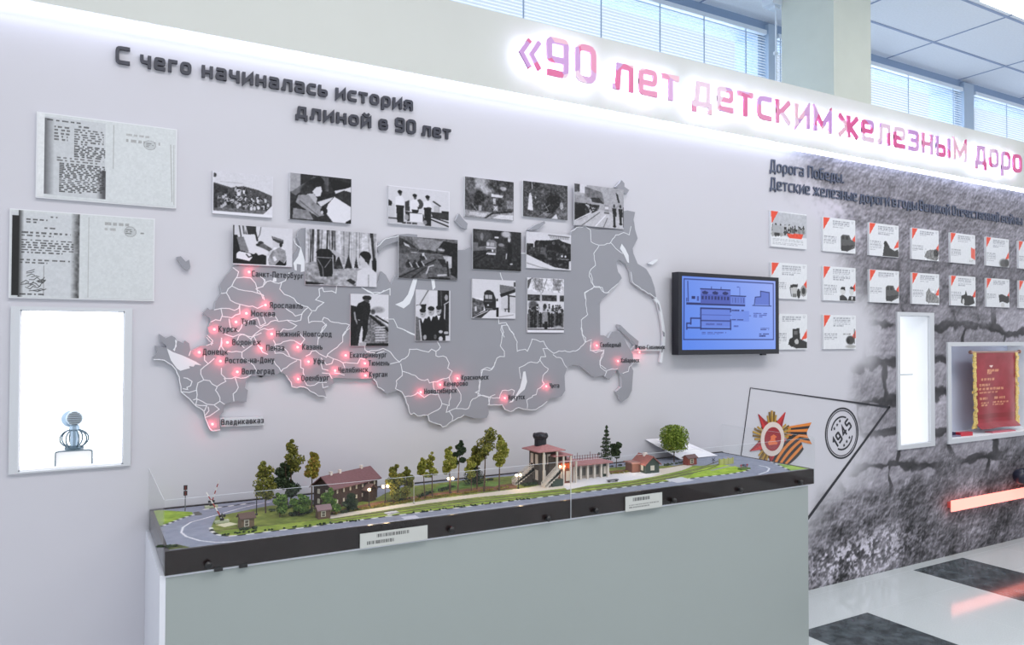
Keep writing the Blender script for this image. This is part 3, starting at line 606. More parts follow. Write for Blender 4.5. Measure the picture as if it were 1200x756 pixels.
def p_radio():
    k = ph(bg=206); k.poly([(0, 0), (.02, 0), (.09, .35), (.12, .62), (.34, .72), (.4, .66), (.55, .74), (.55, .98), (0, .98)], 44); k.rect(.02, 0, .1, .25, 200); k.line([(.1, 0), (.13, .28)], 60, .02); k.line([(.16, 0), (.18, .2)], 110, .03); k.rect(.2, 0, .38, .22, 58); k.line([(.2, 0), (.23, .2)], 190, .02)
    k.poly([(.06, .3), (.18, .28), (.26, .66), (.12, .64)], 128); k.poly([(.16, .24), (.35, .2), (.42, .52), (.34, .68), (.27, .68)], 210); k.poly([(.34, .62), (.5, .5), (.6, .66), (.42, .74)], 212); k.line([(.46, 0), (.44, .2), (.39, .34)], 70, .01); k.line([(.36, .1), (.4, .36)], 50, .03)
    k.poly([(.06, .72), (.1, .66), (.28, .7), (.32, .8), (.27, .9), (.06, .84)], 216); k.line([(.22, .73), (.26, .8), (.31, .77)], 40, .02)
    k.ell(.46, .42, .05, .05, 70); k.poly([(.38, .5), (.5, .42), (.66, .56), (.6, .62), (.44, .52)], 110); k.ell(.41, .47, .035, .03, 60)
    k.poly([(.64, .22), (.84, .3), (.84, .4), (.8, .44), (.66, .32)], 72); k.poly([(.65, .23), (.83, .3), (.84, .34), (.66, .28)], 130); k.poly([(.66, .34), (.78, .4), (.76, .52), (.7, .54), (.66, .46)], 196); k.ell(.8, .44, .025, .06, 50)
    k.poly([(.66, .6), (.78, .5), (.88, .58), (.9, .8), (.82, .98), (.6, .98), (.58, .82)], 146); k.noise(40, 16, 3, 8, (k.X > .58)*(k.X < .9)*(k.Y > .5)); k.poly([(.66, .76), (.7, .74), (.74, .84), (.69, .88)], 216)
    k.poly([(.7, .98), (.78, .84), (.86, .92), (.91, .78), (.92, .9), (.87, 1), (.68, 1)], 40); k.rect(.0, .97, 1, 1, 214); k.rect(.9, .3, 1, 1, 205); return fin(k, 14, 34, 12)
def p_forest():
    k = ph(148, 122, 196); r = rng(3)
    for i in range(40):
        x = r.random(); k.line([(x, 0), (x+.01*r.standard_normal(), .6)], int(r.choice([60, 90, 130, 50] if x < .42 else [150, 165, 120, 185])), .008+.014*r.random())
    k.noise(40, 30, 3, 8, (k.Y < .35)*1.0); k.line([(.92, 0), (.96, .7)], 60, .05); k.line([(.9, .1), (.93, .5)], 190, .02); k.ell(.97, .6, .03, .15, 40)
    for x, y, s in ((.45, .6, .09), (.59, .58, .07), (.7, .62, .05)): k.poly([(x, y-.16), (x+s*.8, y+.1), (x-s*.8, y+.1)], 52)
    k.poly([(0, .62), (.1, .58), (.4, .7), (.7, .66), (1, .72), (1, 1), (0, 1)], 150); k.noise(60, 18, 3, 4, (k.Y > .62)*(k.X < .7))
    k.poly([(.14, .4), (.2, .34), (.36, .35), (.42, .42), (.4, .6), (.36, .84), (.2, .85), (.16, .6)], 40); k.poly([(.32, .34), (.4, .36), (.54, .47), (.42, .48)], 176); k.line([(.13, .5), (.38, .5)], 150, .012); k.line([(.16, .53), (.23, .68), (.24, .84)], 150, .01); k.line([(.34, .53), (.26, .68)], 150, .01); k.line([(.37, .45), (.38, .8)], 176, .014)
    k.poly([(.4, .74), (.7, .7), (.78, .68), (.72, .8), (.42, .78)], 164)
    k.ell(.83, .44, .085, .1, 40); k.poly([(.755, .42), (.82, .5), (.86, .62), (.8, .66), (.765, .6), (.745, .52)], 190); k.poly([(.8, .46), (.9, .5), (.88, .6)], 50)
    k.poly([(.72, .72), (.8, .66), (.9, .64), (1, .74), (1, 1), (.7, 1)], 204); k.line([(.88, .78), (.88, 1)], 150, .015); k.poly([(.56, .9), (.62, .86), (.7, .92), (.66, .98)], 60); k.poly([(0, .94), (.28, .97), (.1, 1), (0, 1)], 40)
    return fin(k, 18, 40, 13)
def p_works():
    k = ph(bg=106); k.poly([(.2, 0), (.75, .06), (.62, .3), (.35, .28)], 138); k.poly([(0, .03), (.1, .08), (.34, .3), (.3, .34), (0, .34)], 62); k.poly([(.07, .14), (.16, .2), (.19, .26), (.1, .22)], 190); k.poly([(0, .22), (.3, .28), (.3, .42), (0, .42)], 88); k.rect(.2, .36, .3, .39, 150)
    k.line([(.215, .02), (.22, .22)], 60, .01); k.poly([(.33, .3), (.55, .3), (.62, .34), (.6, .38), (.33, .36)], 58); k.poly([(.6, .36), (.75, .05), (1, .1), (1, .96), (.88, .86), (.86, .4)], 42); k.ell(.7, .28, .08, .06, 90); k.poly([(.66, .24), (.77, .26), (.76, .3), (.66, .29)], 176)
    k.poly([(0, .95), (.4, .68), (.62, .55), (.64, .6), (.3, 1), (.0, 1)], 84); k.line([(0, 1), (.4, .68), (.62, .52)], 46, .022); k.line([(.2, 1), (.45, .72)], 52, .02)
    for x, y in ((.16, .62), (.27, .62), (.36, .58), (.4, .42)): k.ell(x, y+.05, .05, .08, 50); k.line([(x+.02, y), (x+.06, y+.1)], 190, .02); k.ell(x, y-.04, .02, .035, 60)
    k.ell(.405, .4, .022, .05, 196); k.ell(.405, .35, .016, .025, 70)
    k.poly([(.74, .42), (.9, .42), (.9, .7), (.84, .72), (.78, .52)], 178); k.ell(.86, .52, .04, .1, 190); k.poly([(.64, .5), (.78, .5), (.82, .7), (.76, .74), (.7, .6)], 60); k.line([(.58, .66), (.5, .7), (.46, .88)], 190, .022)
    k.poly([(.45, .9), (.6, .66), (.82, .7), (.84, .92), (.7, .96)], 96); k.line([(.66, .9), (.8, .88)], 190, .03); k.line([(.82, .56), (.84, .9)], 40, .03); k.poly([(.5, .94), (.88, .95), (.86, 1), (.48, 1)], 46); return fin(k, 26, 30, 14)
def p_railcar():
    k = ph(bg=58); k.ell(.2, .14, .16, .16, 84, .5); k.ell(.18, .18, .03, .1, 128); k.ell(.68, .08, .1, .08, 176, .5); k.rect(.0, .34, .1, .46, 110); k.poly([(0, .46), (.3, .4), (.35, .5), (0, .56)], 108)
    k.poly([(.27, .3), (.32, .24), (.42, .25), (.49, .3), (.47, .6), (.28, .6)], 120); k.rect(.28, .32, .33, .4, 190); k.rect(.345, .32, .43, .41, 170); k.rect(.26, .43, .46, .46, 206); k.rect(.29, .5, .44, .55, 62); k.ell(.4, .52, .02, .03, 214); k.rect(.27, .58, .46, .62, 214); k.rect(.44, .16, .52, .2, 206)
    k.poly([(.5, .3), (.66, .34), (.66, .5), (.5, .52)], 72); k.ell(.58, .36, .06, .04, 140, .5); k.ell(.745, .2, .035, .08, 160); k.ell(.74, .22, .02, .04, 196)
    k.poly([(.71, .3), (.8, .32), (.81, .62), (.78, .86), (.72, .86)], 42); k.line([(.69, .58), (.68, .7)], 190, .02); k.ell(.79, .83, .03, .02, 190)
    k.line([(0, .74), (.28, .56)], 34, .025); k.line([(0, .84), (.3, .62)], 34, .02); k.noise(18, 20, 3, 3, (k.Y > .6)*1.0); k.rect(0, .96, 1, 1, 40); return fin(k, 20, 28, 15)
def p_loco():
    k = ph(bg=204); r = rng(6)
    k.line([(.48, .05), (.96, .07)], 110, .02)
    for i in range(12): k.line([(.52+.037*i, .06), (.53+.037*i, .14)], 90, .012)
    k.poly([(0, .32), (.16, .32), (.2, .22), (.45, .2), (.56, .18), (.72, .14), (.8, .2), (1, .26), (1, .7), (.95, .98), (.62, .94), (.3, .78), (0, .62)], 56); k.noise(70, 18, 3, 5, (k.Y > .25)*(k.Y < .9)*(k.a[..., 0] < 120))
    k.ell(.6, .3, .07, .12, 40); k.rect(.3, .4, .42, .6, 92); k.rect(.15, .24, .17, .42, 190); k.ell(.6, .26, .04, .05, 90); k.ell(.6, .6, .05, .1, 44); k.ell(.79, .62, .02, .03, 210); k.ell(.87, .62, .02, .03, 210); k.line([(.7, .7), (.95, .7)], 150, .012)
    k.poly([(0, .62), (.3, .8), (.62, .96), (.6, 1), (0, 1)], 206); k.line([(0, .86), (.3, .96), (.5, 1)], 150, .02); k.poly([(.95, .75), (1, .74), (1, .95), (.95, .95)], 196); return fin(k, 20, 30, 16)
def p_walker():
    k = ph(92, 126, 206); k.ell(.72, .3, .16, .06, 150, .6); k.ell(.58, .34, .06, .05, 82, .5); k.poly([(0, .22), (.14, .24), (.2, .5), (.2, 1), (0, 1)], 46)
    k.poly([(.45, .44), (.7, .4), (1, .62), (1, 1), (.3, 1)], 124); k.noise(70, 26, 3, 6, (k.X > .35)*(k.Y > .44)); k.line([(.52, .42), (1, .7)], 40, .07); k.line([(.62, .41), (1, .62)], 196, .03); k.line([(.66, .42), (1, .56)], 52, .04)
    for i in range(6): k.line([(.66, .64+.05*i), (.9, .63+.052*i)], 190, .035)
    k.ell(.42, .07, .12, .045, 52); k.poly([(.3, .05), (.54, .1), (.48, .12), (.32, .11)], 40); k.ell(.41, .14, .075, .05, 82)
    k.poly([(.2, .18), (.34, .13), (.5, .18), (.52, .32), (.46, .5), (.3, .52), (.12, .46), (.09, .32)], 46); k.line([(.1, .36), (.12, .48), (.18, .58)], 156, .04)
    k.poly([(.26, .5), (.46, .5), (.44, .72), (.36, .9), (.3, .92), (.32, .7)], 42); k.poly([(.18, .5), (.32, .52), (.24, .76), (.2, 1), (.12, 1)], 52); k.rect(.4, .95, 1, 1, 44); k.poly([(.22, .94), (.42, .92), (.4, 1), (.22, 1)], 168); return fin(k, 18, 40, 17)
def p_youths():
    k = ph(90, 132, 200); k.line([(.36, 0), (.12, .28)], 110, .03); k.line([(.3, .0), (.62, .0)], 150, .02); k.rect(.36, .02, .6, .38, 206); k.rect(.62, .0, .96, .9, 50); k.line([(.72, 0), (.74, .3)], 90, .03); k.line([(.84, .3), (.82, .8)], 190, .035); k.line([(.82, .28), (.96, .22)], 180, .03); k.ell(.88, .14, .05, .06, 156)
    k.poly([(0, .3), (.3, .28), (.28, .38), (.06, .36)], 50); k.ell(.08, .36, .08, .06, 206)
    for x, y, s in ((.2, .46, .085), (.44, .42, .09), (.66, .4, .075)):
        k.poly([(x-.2, y+.22), (x-.08, y+.1), (x+.1, y+.1), (x+.2, y+.2), (x+.2, 1), (x-.2, 1)], 34); k.ell(x, y, s, .085, 168); k.ell(x, y-.055, s*1.05, .045, 44); k.poly([(x-.05, y+.1), (x+.05, y+.1), (x, y+.2)], 214); k.ell(x-.02, y+.02, .03, .01, 90)
    k.poly([(0, .52), (.12, .56), (.2, 1), (0, 1)], 110); k.line([(.1, .6), (.16, 1)], 190, .03); k.ell(.72, .82, .06, .03, 186); k.ell(.88, .84, .07, .03, 176); k.ell(.56, .92, .04, .05, 96); k.ell(.72, .96, .06, .05, 190); k.ell(.26, .93, .05, .05, 160); return fin(k, 20, 34, 18)
def p_station():
    k = ph(126, 116, 204); k.poly([(.63, .12), (.95, .16), (1, .2), (1, .26), (.66, .38), (.63, .3)], 116); k.poly([(.63, .37), (1, .22), (1, .3), (.66, .45)], 52); k.poly([(.66, .45), (1, .4), (1, .9), (.8, .9), (.66, .76)], 192); k.rect(.82, .38, .86, .88, 62); k.line([(.82, .4), (1, .42)], 60, .03); k.rect(.96, .04, 1, .16, 90); k.rect(.75, .76, .77, .9, 70); k.line([(.74, .75), (.86, .75)], 70, .02)
    k.poly([(0, .48), (.12, .52), (.26, .56), (.26, .8), (0, .96)], 96); k.noise(50, 20, 3, 4, (k.X < .3)*(k.Y > .48)*(k.Y < .9)); k.rect(.06, .7, .1, .82, 200)
    k.poly([(.27, .34), (.32, .28), (.4, .27), (.48, .33), (.54, .5), (.56, .78), (.3, .8), (.25, .6)], 54); k.rect(.29, .4, .36, .5, 176); k.rect(.37, .4, .45, .5, 168); k.rect(.28, .54, .46, .58, 90); k.ell(.36, .66, .02, .025, 200); k.rect(.3, .74, .46, .77, 130)
    k.poly([(0, .96), (.3, .8), (.4, .8), (.2, 1), (0, 1)], 60); k.poly([(.2, 1), (.46, .78), (1, .86), (1, 1)], 206); k.line([(.0, 1), (.36, .8)], 190, .02); k.line([(.62, .96), (.95, .9)], 140, .015)
    k.ell(.57, .52, .022, .035, 56); k.rect(.54, .56, .61, .72, 212); k.rect(.55, .72, .6, .96, 46); return fin(k, 14, 30, 19)
def p_portrait():
    k = ph(98, 142, 204); k.poly([(0, .05), (.12, 0), (.02, .2), (0, .2)], 86); k.noise(60, 22, 3, 4, (k.Y < .22)*1.0)
    for x in (.3, .8): k.poly([(x-.12, .0), (x+.12, .02), (x+.1, .22), (x-.1, .22)], 148); k.noise(60, 24, 3, int(x*10), ((abs(k.X-x) < .15)*(k.Y < .26)))
    k.line([(.12, 0), (.34, .25)], 110, .02); k.line([(.52, .02), (.4, .26)], 120, .02); k.line([(.7, 0), (.86, .25)], 120, .02); k.rect(0, .31, 1, .42, 74); k.noise(40, 20, 2, 5, (k.Y > .31)*(k.Y < .42)); k.rect(.33, .26, .39, .5, 178); k.rect(.8, .26, .88, .68, 206); k.rect(.25, .44, .55, .62, 196); k.rect(.56, .44, .8, .6, 212); k.ell(.15, .5, .12, .08, 90, .5)
    k.crowd(.0, 1, .5, .62, 30, 6, 45, 205, .045, 2.6); k.poly([(0, .66), (1, .64), (1, .9), (0, .92)], 66); k.noise(60, 30, 3, 7, (k.Y > .62)*(k.Y < .92))
    for i in range(13): x = .04+.078*i; k.line([(x, .64), (x, .9)], 40 if i % 3 else 110, .035)
    k.ell(.47, .52, .05, .05, 56); k.poly([(.4, .62), (.54, .62), (.56, .84), (.4, .84)], 140); k.rect(.46, .8, .54, .95, 40); k.ell(.85, .94, .12, .07, 170, .5); k.rect(0, .93, 1, .955, 74); k.rect(0, .955, 1, 1, 220); return fin(k, 22, 34, 20)
PH = [('photograph of a large group of white-clad children, upper left of the photos', p_group, (249.5,199.7,319.2,255.4), 0),
 ('photograph of a woman in profile writing on a big white sheet', p_woman, (339.3,202.2,411.3,262.5), 0),
 ('photograph of three men in white shirts and caps behind a rail trolley', p_three, (455.2,217,526.5,267.5), 0),
 ('dark photograph of a tram under trees, top row above the railcar picture', p_tram, (544.9,206.8,601.7,258.9), 0),
 ('dark photograph of a white-clad figure beside a small engine, top row', p_engine, (612.9,211.7,664.9,258.3), 0),
 ('photograph of a street crowd and two dark walking figures, rightmost of the top row', p_street, (673.1,215,730.7,268.9), 1),
 ('photograph of a capped person at a control desk above the first red light', p_radio, (273.2,263.6,342.3,313), 1),
 ('large photograph of a capped person before a forest track with a steam engine', p_forest, (358.4,267.9,441.3,336.5), 1),
 ('dark photograph of crouching track workers under a grey sky', p_works, (467.3,276.4,536,328.6), 1),
 ('very dark photograph of a railcar with lit windows, mounted on the map', p_railcar, (554.2,268,610.5,318), 1),
 ('photograph of a black locomotive curving in from the left under a pale sky', p_loco, (617,271.4,669,316.9), 1),
 ('tall photograph of a stooping person in a cap beside converging rails', p_walker, (411,344.2,455,405.4), 1),
 ('tall photograph of three dark-suited youths beside a carriage handrail', p_youths, (487.3,339.3,527.4,399.5), 1),
 ('photograph of a railcar arriving at a platform beside a pale station', p_station, (553.3,326.8,603.9,373.6), 1),
 ('tall photograph of a group in front of an ornate building, white strip below', p_portrait, (618.2,325.2,660.6,389.8), 1)]
MAPY = -.022
for lab, fn, q, on in PH:
    y = MAPY if on else 0.0; th = .007 if on else .013
    board('photograph', 'black and white '+lab if len(lab.split()) < 13 else lab, 'photograph', rect_px(*q, y-th), y, th, fn(), 'black and white photographs around the map', face='photo_print')

# ================================================================== the map
def T(x0, y0, s, pts): return [(x0+a/s, y0+b/s) for a, b in pts]
A_ = lambda p: T(170, 290, 6.3, p); B_ = lambda p: T(170, 380, 5.815, p); C_ = lambda p: T(300, 280, 6.3, p); D_ = lambda p: T(300, 380, 6.3, p)
E_ = lambda p: T(430, 380, 5.815, p); F_ = lambda p: T(560, 380, 6.3, p); G2_ = lambda p: T(660, 320, 4.723, p); H_ = lambda p: T(660, 200, 5.04, p)
land = (A_([(650,150),(600,200),(570,240),(550,275),(565,335),(540,365),(518,400),(512,455),(480,462),(460,445),(425,485),(480,520),(485,550),(460,590),(470,640),(450,660),(500,690),(490,720)])
 + B_([(460,125),(425,145),(370,150),(325,175),(310,182),(300,130),(270,110),(262,130),(240,120),(215,110),(205,90),(180,78),(140,95),(95,65),(100,110),(145,145),(148,160),(110,155),(65,145),(85,190),(50,225),(60,240),(130,245),(185,280),(210,310),(220,350),(235,390),(245,460),(285,495),(350,560),(400,590),(410,640),(430,670),(440,710),(460,728),(510,720),(510,620),(535,600),(540,548),(600,525),(690,530),(700,450),(680,435),(690,385),(720,350),(790,365),(830,350)])
 + D_([(0,380),(40,395),(65,375),(110,380),(170,365),(180,350),(225,380),(245,400),(260,430),(265,460),(300,470),(355,465),(400,495),(460,530),(520,540),(510,500),(490,465),(530,460),(580,435),(565,405),(580,398),(640,395),(690,405),(750,400),(820,405),(860,395),(890,430),(900,465),(945,490)])
 + E_([(65,420),(90,432),(120,465),(135,475),(215,450),(255,490),(300,615),(320,605),(345,625),(415,620),(425,660),(480,680),(515,700),(580,660),(660,620),(740,645),(815,640),(830,610)])
 + F_([(75,595),(180,595),(200,630),(240,645),(300,615),(360,630),(390,636),(430,630),(510,570),(540,545),(580,545),(620,530),(645,490),(640,380),(660,320),(700,300),(760,310),(810,350),(860,390),(945,375)])
 + G2_([(225,570),(255,590),(280,560),(300,530),(320,570),(325,630),(295,655),(325,715),(360,690),(380,650),(388,540),(372,510),(388,490),(385,450),(350,390),(330,345),(310,320),(270,325),(250,360),(225,345),(205,345),(203,170),(215,145),(240,125),(270,90),(300,60),(325,28)])
 + H_([(345,632),(338,615),(325,600),(318,570),(315,545),(330,525),(360,540),(380,555),(400,600),(405,640),(410,660),(460,700),(550,752),(540,690),(520,630),(490,580),(440,550),(415,490),(410,460),(440,400),(425,350),(420,310),(415,290),(425,245),(380,235),(350,240),(345,330)])
 + [(731,268.5),(700,269),(684.8,265.5),(675.9,266.5),(670,271.4),(668,290),(640,297),(611,297),(556,296),(552,289),(544,293),(537,293),(534,300),(500,322),(468,326),(464,322),(458,333),(452,322),(447,318),(444,330),(440,334),(437,300),(436,285),(400,290),(372,280),(358,267),(352.6,267.6),(350,270),(348,278),(351.5,286.7),(348,294),(342.5,301),(340,309),(338,311),(341,304),(343,292),(342.3,277.5),(338,280),(330,300),(280,310)])
def MP(pts, y=MAPY): return [XZ(u, v, y) for u, v in pts]
mp = thing('wall_map', 'grey cut-out wall map of Russia with white region lines and red city lights', 'map', (0, 0, 0))
land_m = mat('map_grey', (146, 147, 155), .55, noise=.02, nscale=5); side_m = mat('map_edge', (205, 207, 214), .5); lmark = mat('map_line', (224, 226, 232), .5)
mb = MB(); mb.plate(MP(land), MAPY, -.004, 0, 1); mb.build('land', [land_m, side_m], mp)
ISL = [A_([(232,70),(265,65),(300,105),(325,90),(335,140),(330,160),(305,170),(280,140)]), H_([(310,95),(330,78),(345,55),(362,75),(362,95),(390,115),(375,140),(352,125),(345,112),(325,108)]),
       [(618.9,269),(627,264),(638,259),(639,261.5),(631.5,268),(621,270.5)], [(534,258),(538,250),(542,256),(548,262),(547,269),(541,266)],
       [(441.5,289),(447,283),(453,279),(465,275),(478,274),(489,275),(489,281),(465,283),(452,288),(444,296)],
       G2_([(303,285),(318,288),(360,330),(418,378),(414,402),(380,440),(378,425),(398,400),(375,370),(335,335),(312,310)])]
for p in ISL: mb = MB(); mb.plate(MP(p), MAPY, -.004, 0, 1); mb.build('island', [land_m, side_m], mp)
mb = MB(); mb.plate(MP(H_([(505,548),(540,530),(563,522),(560,532),(530,556)])), MAPY+.004, -.004); mb.build('island', lmark, mp)
LAKES = [B_([(148,165),(190,190),(260,215),(345,255),(385,280),(340,275),(330,290),(300,285),(305,300),(240,318),(215,300),(175,245)]), F_([(335,350),(350,348),(362,425),(345,480),(300,520),(255,575),(230,580),(280,525),(310,470),(325,410)]),
         C_([(330,60),(345,110),(362,170),(358,240),(330,245),(332,190),(300,185),(300,235),(285,230),(275,180),(310,130)]), C_([(130,285),(150,290),(150,315),(120,318)]),
         [(484,327),(489,327),(484.5,345),(480,356),(473,361.5),(463,357),(472,353),(478,345)], H_([(345,432),(365,460),(385,500),(388,545),(378,540),(360,500),(335,460)]), [(505,327),(509,327),(510,337),(507,340)]]
for p in LAKES: mb = MB(); mb.plate(MP(p), MAPY-.0015, MAPY); mb.build('lake', lmark, mp)
LN = [A_(x) for x in ([(650,150),(690,180),(680,215),(640,285),(600,335),(565,340)],[(680,225),(730,220),(780,225),(815,265),(825,300),(830,335),(875,355)],[(640,285),(690,310),(740,320),(790,325),(870,350),(880,385)],[(600,335),(630,390),(700,420),(690,450),(660,465),(600,450),(565,450),(512,460)],[(560,450),(570,500),(555,540),(485,550)],[(570,510),(640,520),(700,490),(700,420),(740,430),(830,450),(870,430)],[(825,300),(870,290),(885,240),(850,215)],[(620,530),(630,590),(690,620),(720,560),(830,520),(850,580),(890,560),(870,510)],[(590,640),(650,660),(700,640),(790,660),(850,610),(945,600)],[(690,660),(680,690),(730,740)],[(460,650),(500,690),(490,720)],[(565,670),(560,720),(545,756)],[(225,685),(230,730),(210,756)])]
LN += [B_(x) for x in ([(215,115),(200,180)],[(310,182),(300,212)],[(420,90),(460,130),(420,145)],[(405,215),(405,245),(430,270),(470,235)],[(520,95),(520,150),(540,180),(590,190),(620,185),(660,190),(660,225),(740,280),(760,320)],[(640,80),(660,70),(720,100),(740,80),(790,60)],[(720,100),(730,140),(690,170),(660,190)],[(740,80),(760,120),(800,190),(835,205)],[(430,270),(380,310),(380,340),(400,380),(440,385),(490,425),(550,390),(540,370),(590,370),(615,360),(685,365),(720,345)],[(520,300),(520,340),(550,370)],[(615,370),(635,430),(600,475),(605,525)],[(400,380),(360,400),(350,440),(355,480),(350,510),(330,515)],[(355,510),(420,545),(470,550),(510,525),(540,545)],[(490,430),(480,450),(510,500),(510,525)],[(355,510),(345,550),(420,555),(405,590)],[(470,550),(505,580),(440,625),(410,635)],[(430,565),(435,590),(410,620)],[(210,310),(235,390),(245,460),(300,465),(350,450)],[(265,365),(320,390),(310,420),(285,430),(290,445),(260,440)],[(245,460),(285,495),(350,560),(400,590),(410,640),(440,710),(460,728),(510,720)],[(60,240),(130,245),(185,280),(210,310)])]
LN += [C_(x) for x in ([(0,370),(50,350),(80,315),(190,320),(230,280),(245,250)],[(190,320),(175,370),(210,410),(280,440),(300,470),(380,500),(410,530),(440,530),(500,470),(440,450),(470,420),(465,370),(490,360),(500,390),(560,385),(590,400),(595,350)],[(380,510),(340,550),(330,600),(290,610),(230,600),(110,610),(30,660),(0,640)],[(50,290),(70,320)],[(215,510),(290,570),(340,555)],[(410,540),(385,580),(390,620),(410,610),(490,610),(520,640),(490,680),(460,740)],[(490,600),(500,580),(530,590),(550,610),(690,635),(640,720),(640,756)],[(230,600),(300,640),(270,665),(200,665),(180,690),(150,690)],[(100,575),(140,570),(160,600)],[(50,440),(40,410),(0,370)],[(780,360),(850,400),(920,400),(945,380)],[(280,0),(290,35),(325,65)])]
LN += [D_(x) for x in ([(130,120),(145,150),(200,130),(280,120),(330,150),(360,110),(330,80),(320,60)],[(520,0),(460,80),(455,150)],[(700,20),(640,80),(640,130),(600,170),(530,220),(520,245),(500,235),(440,195),(410,200),(400,220),(370,235)],[(530,235),(570,255),(640,285),(750,290),(770,250),(800,260)],[(570,260),(560,290),(520,300),(480,250)],[(480,290),(490,330),(530,340)],[(640,285),(655,320)],[(140,150),(140,215),(200,215),(250,240),(230,200),(210,180),(140,170)],[(250,240),(300,260),(330,265),(330,320),(350,330),(355,410),(375,450),(430,450),(460,430),(520,430)],[(130,270),(185,350),(200,330),(300,270)],[(490,440),(495,470),(530,460)],[(490,360),(540,365),(560,400)],[(800,150),(805,190),(840,210),(945,200)],[(650,375),(580,360)],[(225,380),(260,430),(265,460),(300,470),(355,465),(400,495),(460,530),(520,540)],[(860,395),(890,430),(900,465),(945,490)])]
LN += [E_(x) for x in ([(0,190),(60,180),(110,165),(160,190),(185,225),(220,255),(160,270)],[(220,260),(280,215),(290,170),(340,170),(420,190),(440,170),(470,185),(470,215),(540,225),(560,265),(550,300),(580,320),(560,360),(500,380),(425,400),(415,375),(370,380),(330,350),(290,335),(240,320),(230,270)],[(240,320),(240,350),(200,385),(195,440),(215,450)],[(255,495),(300,490),(345,465),(390,500),(420,480),(485,475),(510,540),(560,555),(570,500),(570,430)],[(450,395),(455,440),(485,475)],[(510,545),(500,570),(420,615)],[(550,560),(540,600),(600,575),(690,575),(720,510),(780,485),(830,500),(872,480)],[(560,590),(585,630),(580,660)],[(600,420),(640,480),(640,520),(610,570)],[(560,360),(570,430)],[(780,340),(770,400),(765,450),(740,465),(775,485)],[(205,20),(260,40),(325,75)],[(480,120),(500,155),(470,185)],[(780,340),(790,310),(850,310),(872,260)],[(830,500),(835,545)],[(215,450),(255,490),(300,615),(320,605),(345,625),(415,620),(425,660),(480,680),(515,700),(580,660),(660,620)])]
LN += [F_(x) for x in ([(215,5),(180,10),(190,60),(165,160),(195,200),(195,240),(140,250),(100,330),(70,320),(25,340),(25,380),(10,410),(10,490),(0,520)],[(215,5),(260,70),(290,130),(290,200),(350,185),(365,200),(395,130),(400,110),(430,115),(460,130),(485,125),(515,180),(560,215)],[(0,525),(40,525),(90,540),(160,545),(180,490),(270,490),(260,520)],[(90,545),(80,590)],[(315,400),(305,320),(370,285),(440,285),(465,240),(500,240),(480,180),(515,180)],[(455,260),(490,310),(520,330),(510,350),(480,380),(475,420),(490,440),(440,480),(430,520),(360,560),(365,620)],[(560,215),(620,200),(680,205),(750,180),(790,135),(840,115)],[(555,225),(580,245),(620,255),(640,300),(660,325)],[(765,0),(770,70),(795,100),(795,130)],[(835,130),(830,190),(870,210),(930,190),(900,270),(900,300),(945,330)],[(75,595),(180,595),(200,630),(240,645),(300,615),(360,630),(430,630),(510,570)])]
LN += [G2_(x) for x in ([(150,0),(160,50),(170,75),(200,75),(215,100),(245,110),(270,85),(300,60)],[(170,75),(120,110),(125,180),(135,230),(100,260),(105,340),(120,380)],[(150,400),(150,430),(200,425),(225,430),(205,490),(205,520),(240,545),(230,570)],[(240,540),(300,530)],[(330,555),(360,545),(365,520),(385,500)])]
LN += [H_(x) for x in ([(130,330),(160,350),(165,420),(210,440),(275,430),(310,380),(370,370),(390,380),(400,330)],[(210,445),(180,490),(190,560),(155,600),(165,660),(190,690),(230,690),(240,720),(270,720)],[(280,425),(310,460),(350,490)],[(190,685),(125,720),(130,756)],[(400,600),(410,660),(460,700),(550,750)],[(45,360),(80,335),(125,330)])]
LN += [T(405,335,9.23,[(180,20),(290,75),(380,75),(480,30),(480,100)]), T(405,335,9.23,[(470,360),(520,360),(560,450),(610,465),(745,525)]), T(545,320,9.6,[(395,0),(405,40),(420,75)]), T(545,320,9.6,[(375,510),(380,570),(460,560),(550,690)]), T(545,320,9.6,[(440,720),(400,640),(410,590)]), [(610,297),(617,297)], [(442,289),(452,280),(467,276)]]
mb = MB(); g = rng(9)
for p in LN:
    q = MP(p); d = []
    for a, b in zip(q[:-1], q[1:]):           # slightly jagged like real borders
        L = math.hypot(b[0]-a[0], b[1]-a[1]); n = max(1, int(L/.014)); d.append(a)
        for i in range(1, n): f = i/n; d.append((a[0]+f*(b[0]-a[0])+g.normal()*.0022, a[1]+f*(b[1]-a[1])+g.normal()*.0022))
    d.append(q[-1]); stroke_mesh(mb, d, False, .0032, 0, 0, MAPY-.0012, MAPY)
mb.build('region_border_pattern', lmark, mp)
mb = MB(); q = MP(G2_([(515,145),(530,165),(545,220),(558,300),(562,340),(560,400),(550,440),(545,488)]))
stroke_mesh(mb, q, False, .017, 0, 0, MAPY+.004, -.004, mi=0); mb.build('island_chain', lmark, mp)
for p in (G2_([(522,160),(534,180),(540,215),(530,200)]), G2_([(552,320),(564,330),(565,352),(556,350)]), G2_([(552,400),(558,405),(552,440),(545,440)])): mb = MB(); mb.plate(MP(p), MAPY+.003, MAPY+.004); mb.build('island_patch', land_m, mp)
text_m = mat('map_lettering', (46, 46, 54), .5); led_m = mat('red_led', (255, 120, 110), .4, emit=6, ecol=(255, 96, 96)); cap_m = mat('label_strip', (214, 216, 222), .5)
for p, y in ((B_([(512,640),(800,630),(812,688),(515,700)]), .004), (G2_([(385,408),(555,400),(556,432),(390,430)]), .004), (G2_([(310,470),(425,470),(425,500),(385,500)]), .004)):
    mb = MB(); mb.plate(MP(p, MAPY+y), MAPY+y, -.004); mb.build('label_strip', cap_m, mp)
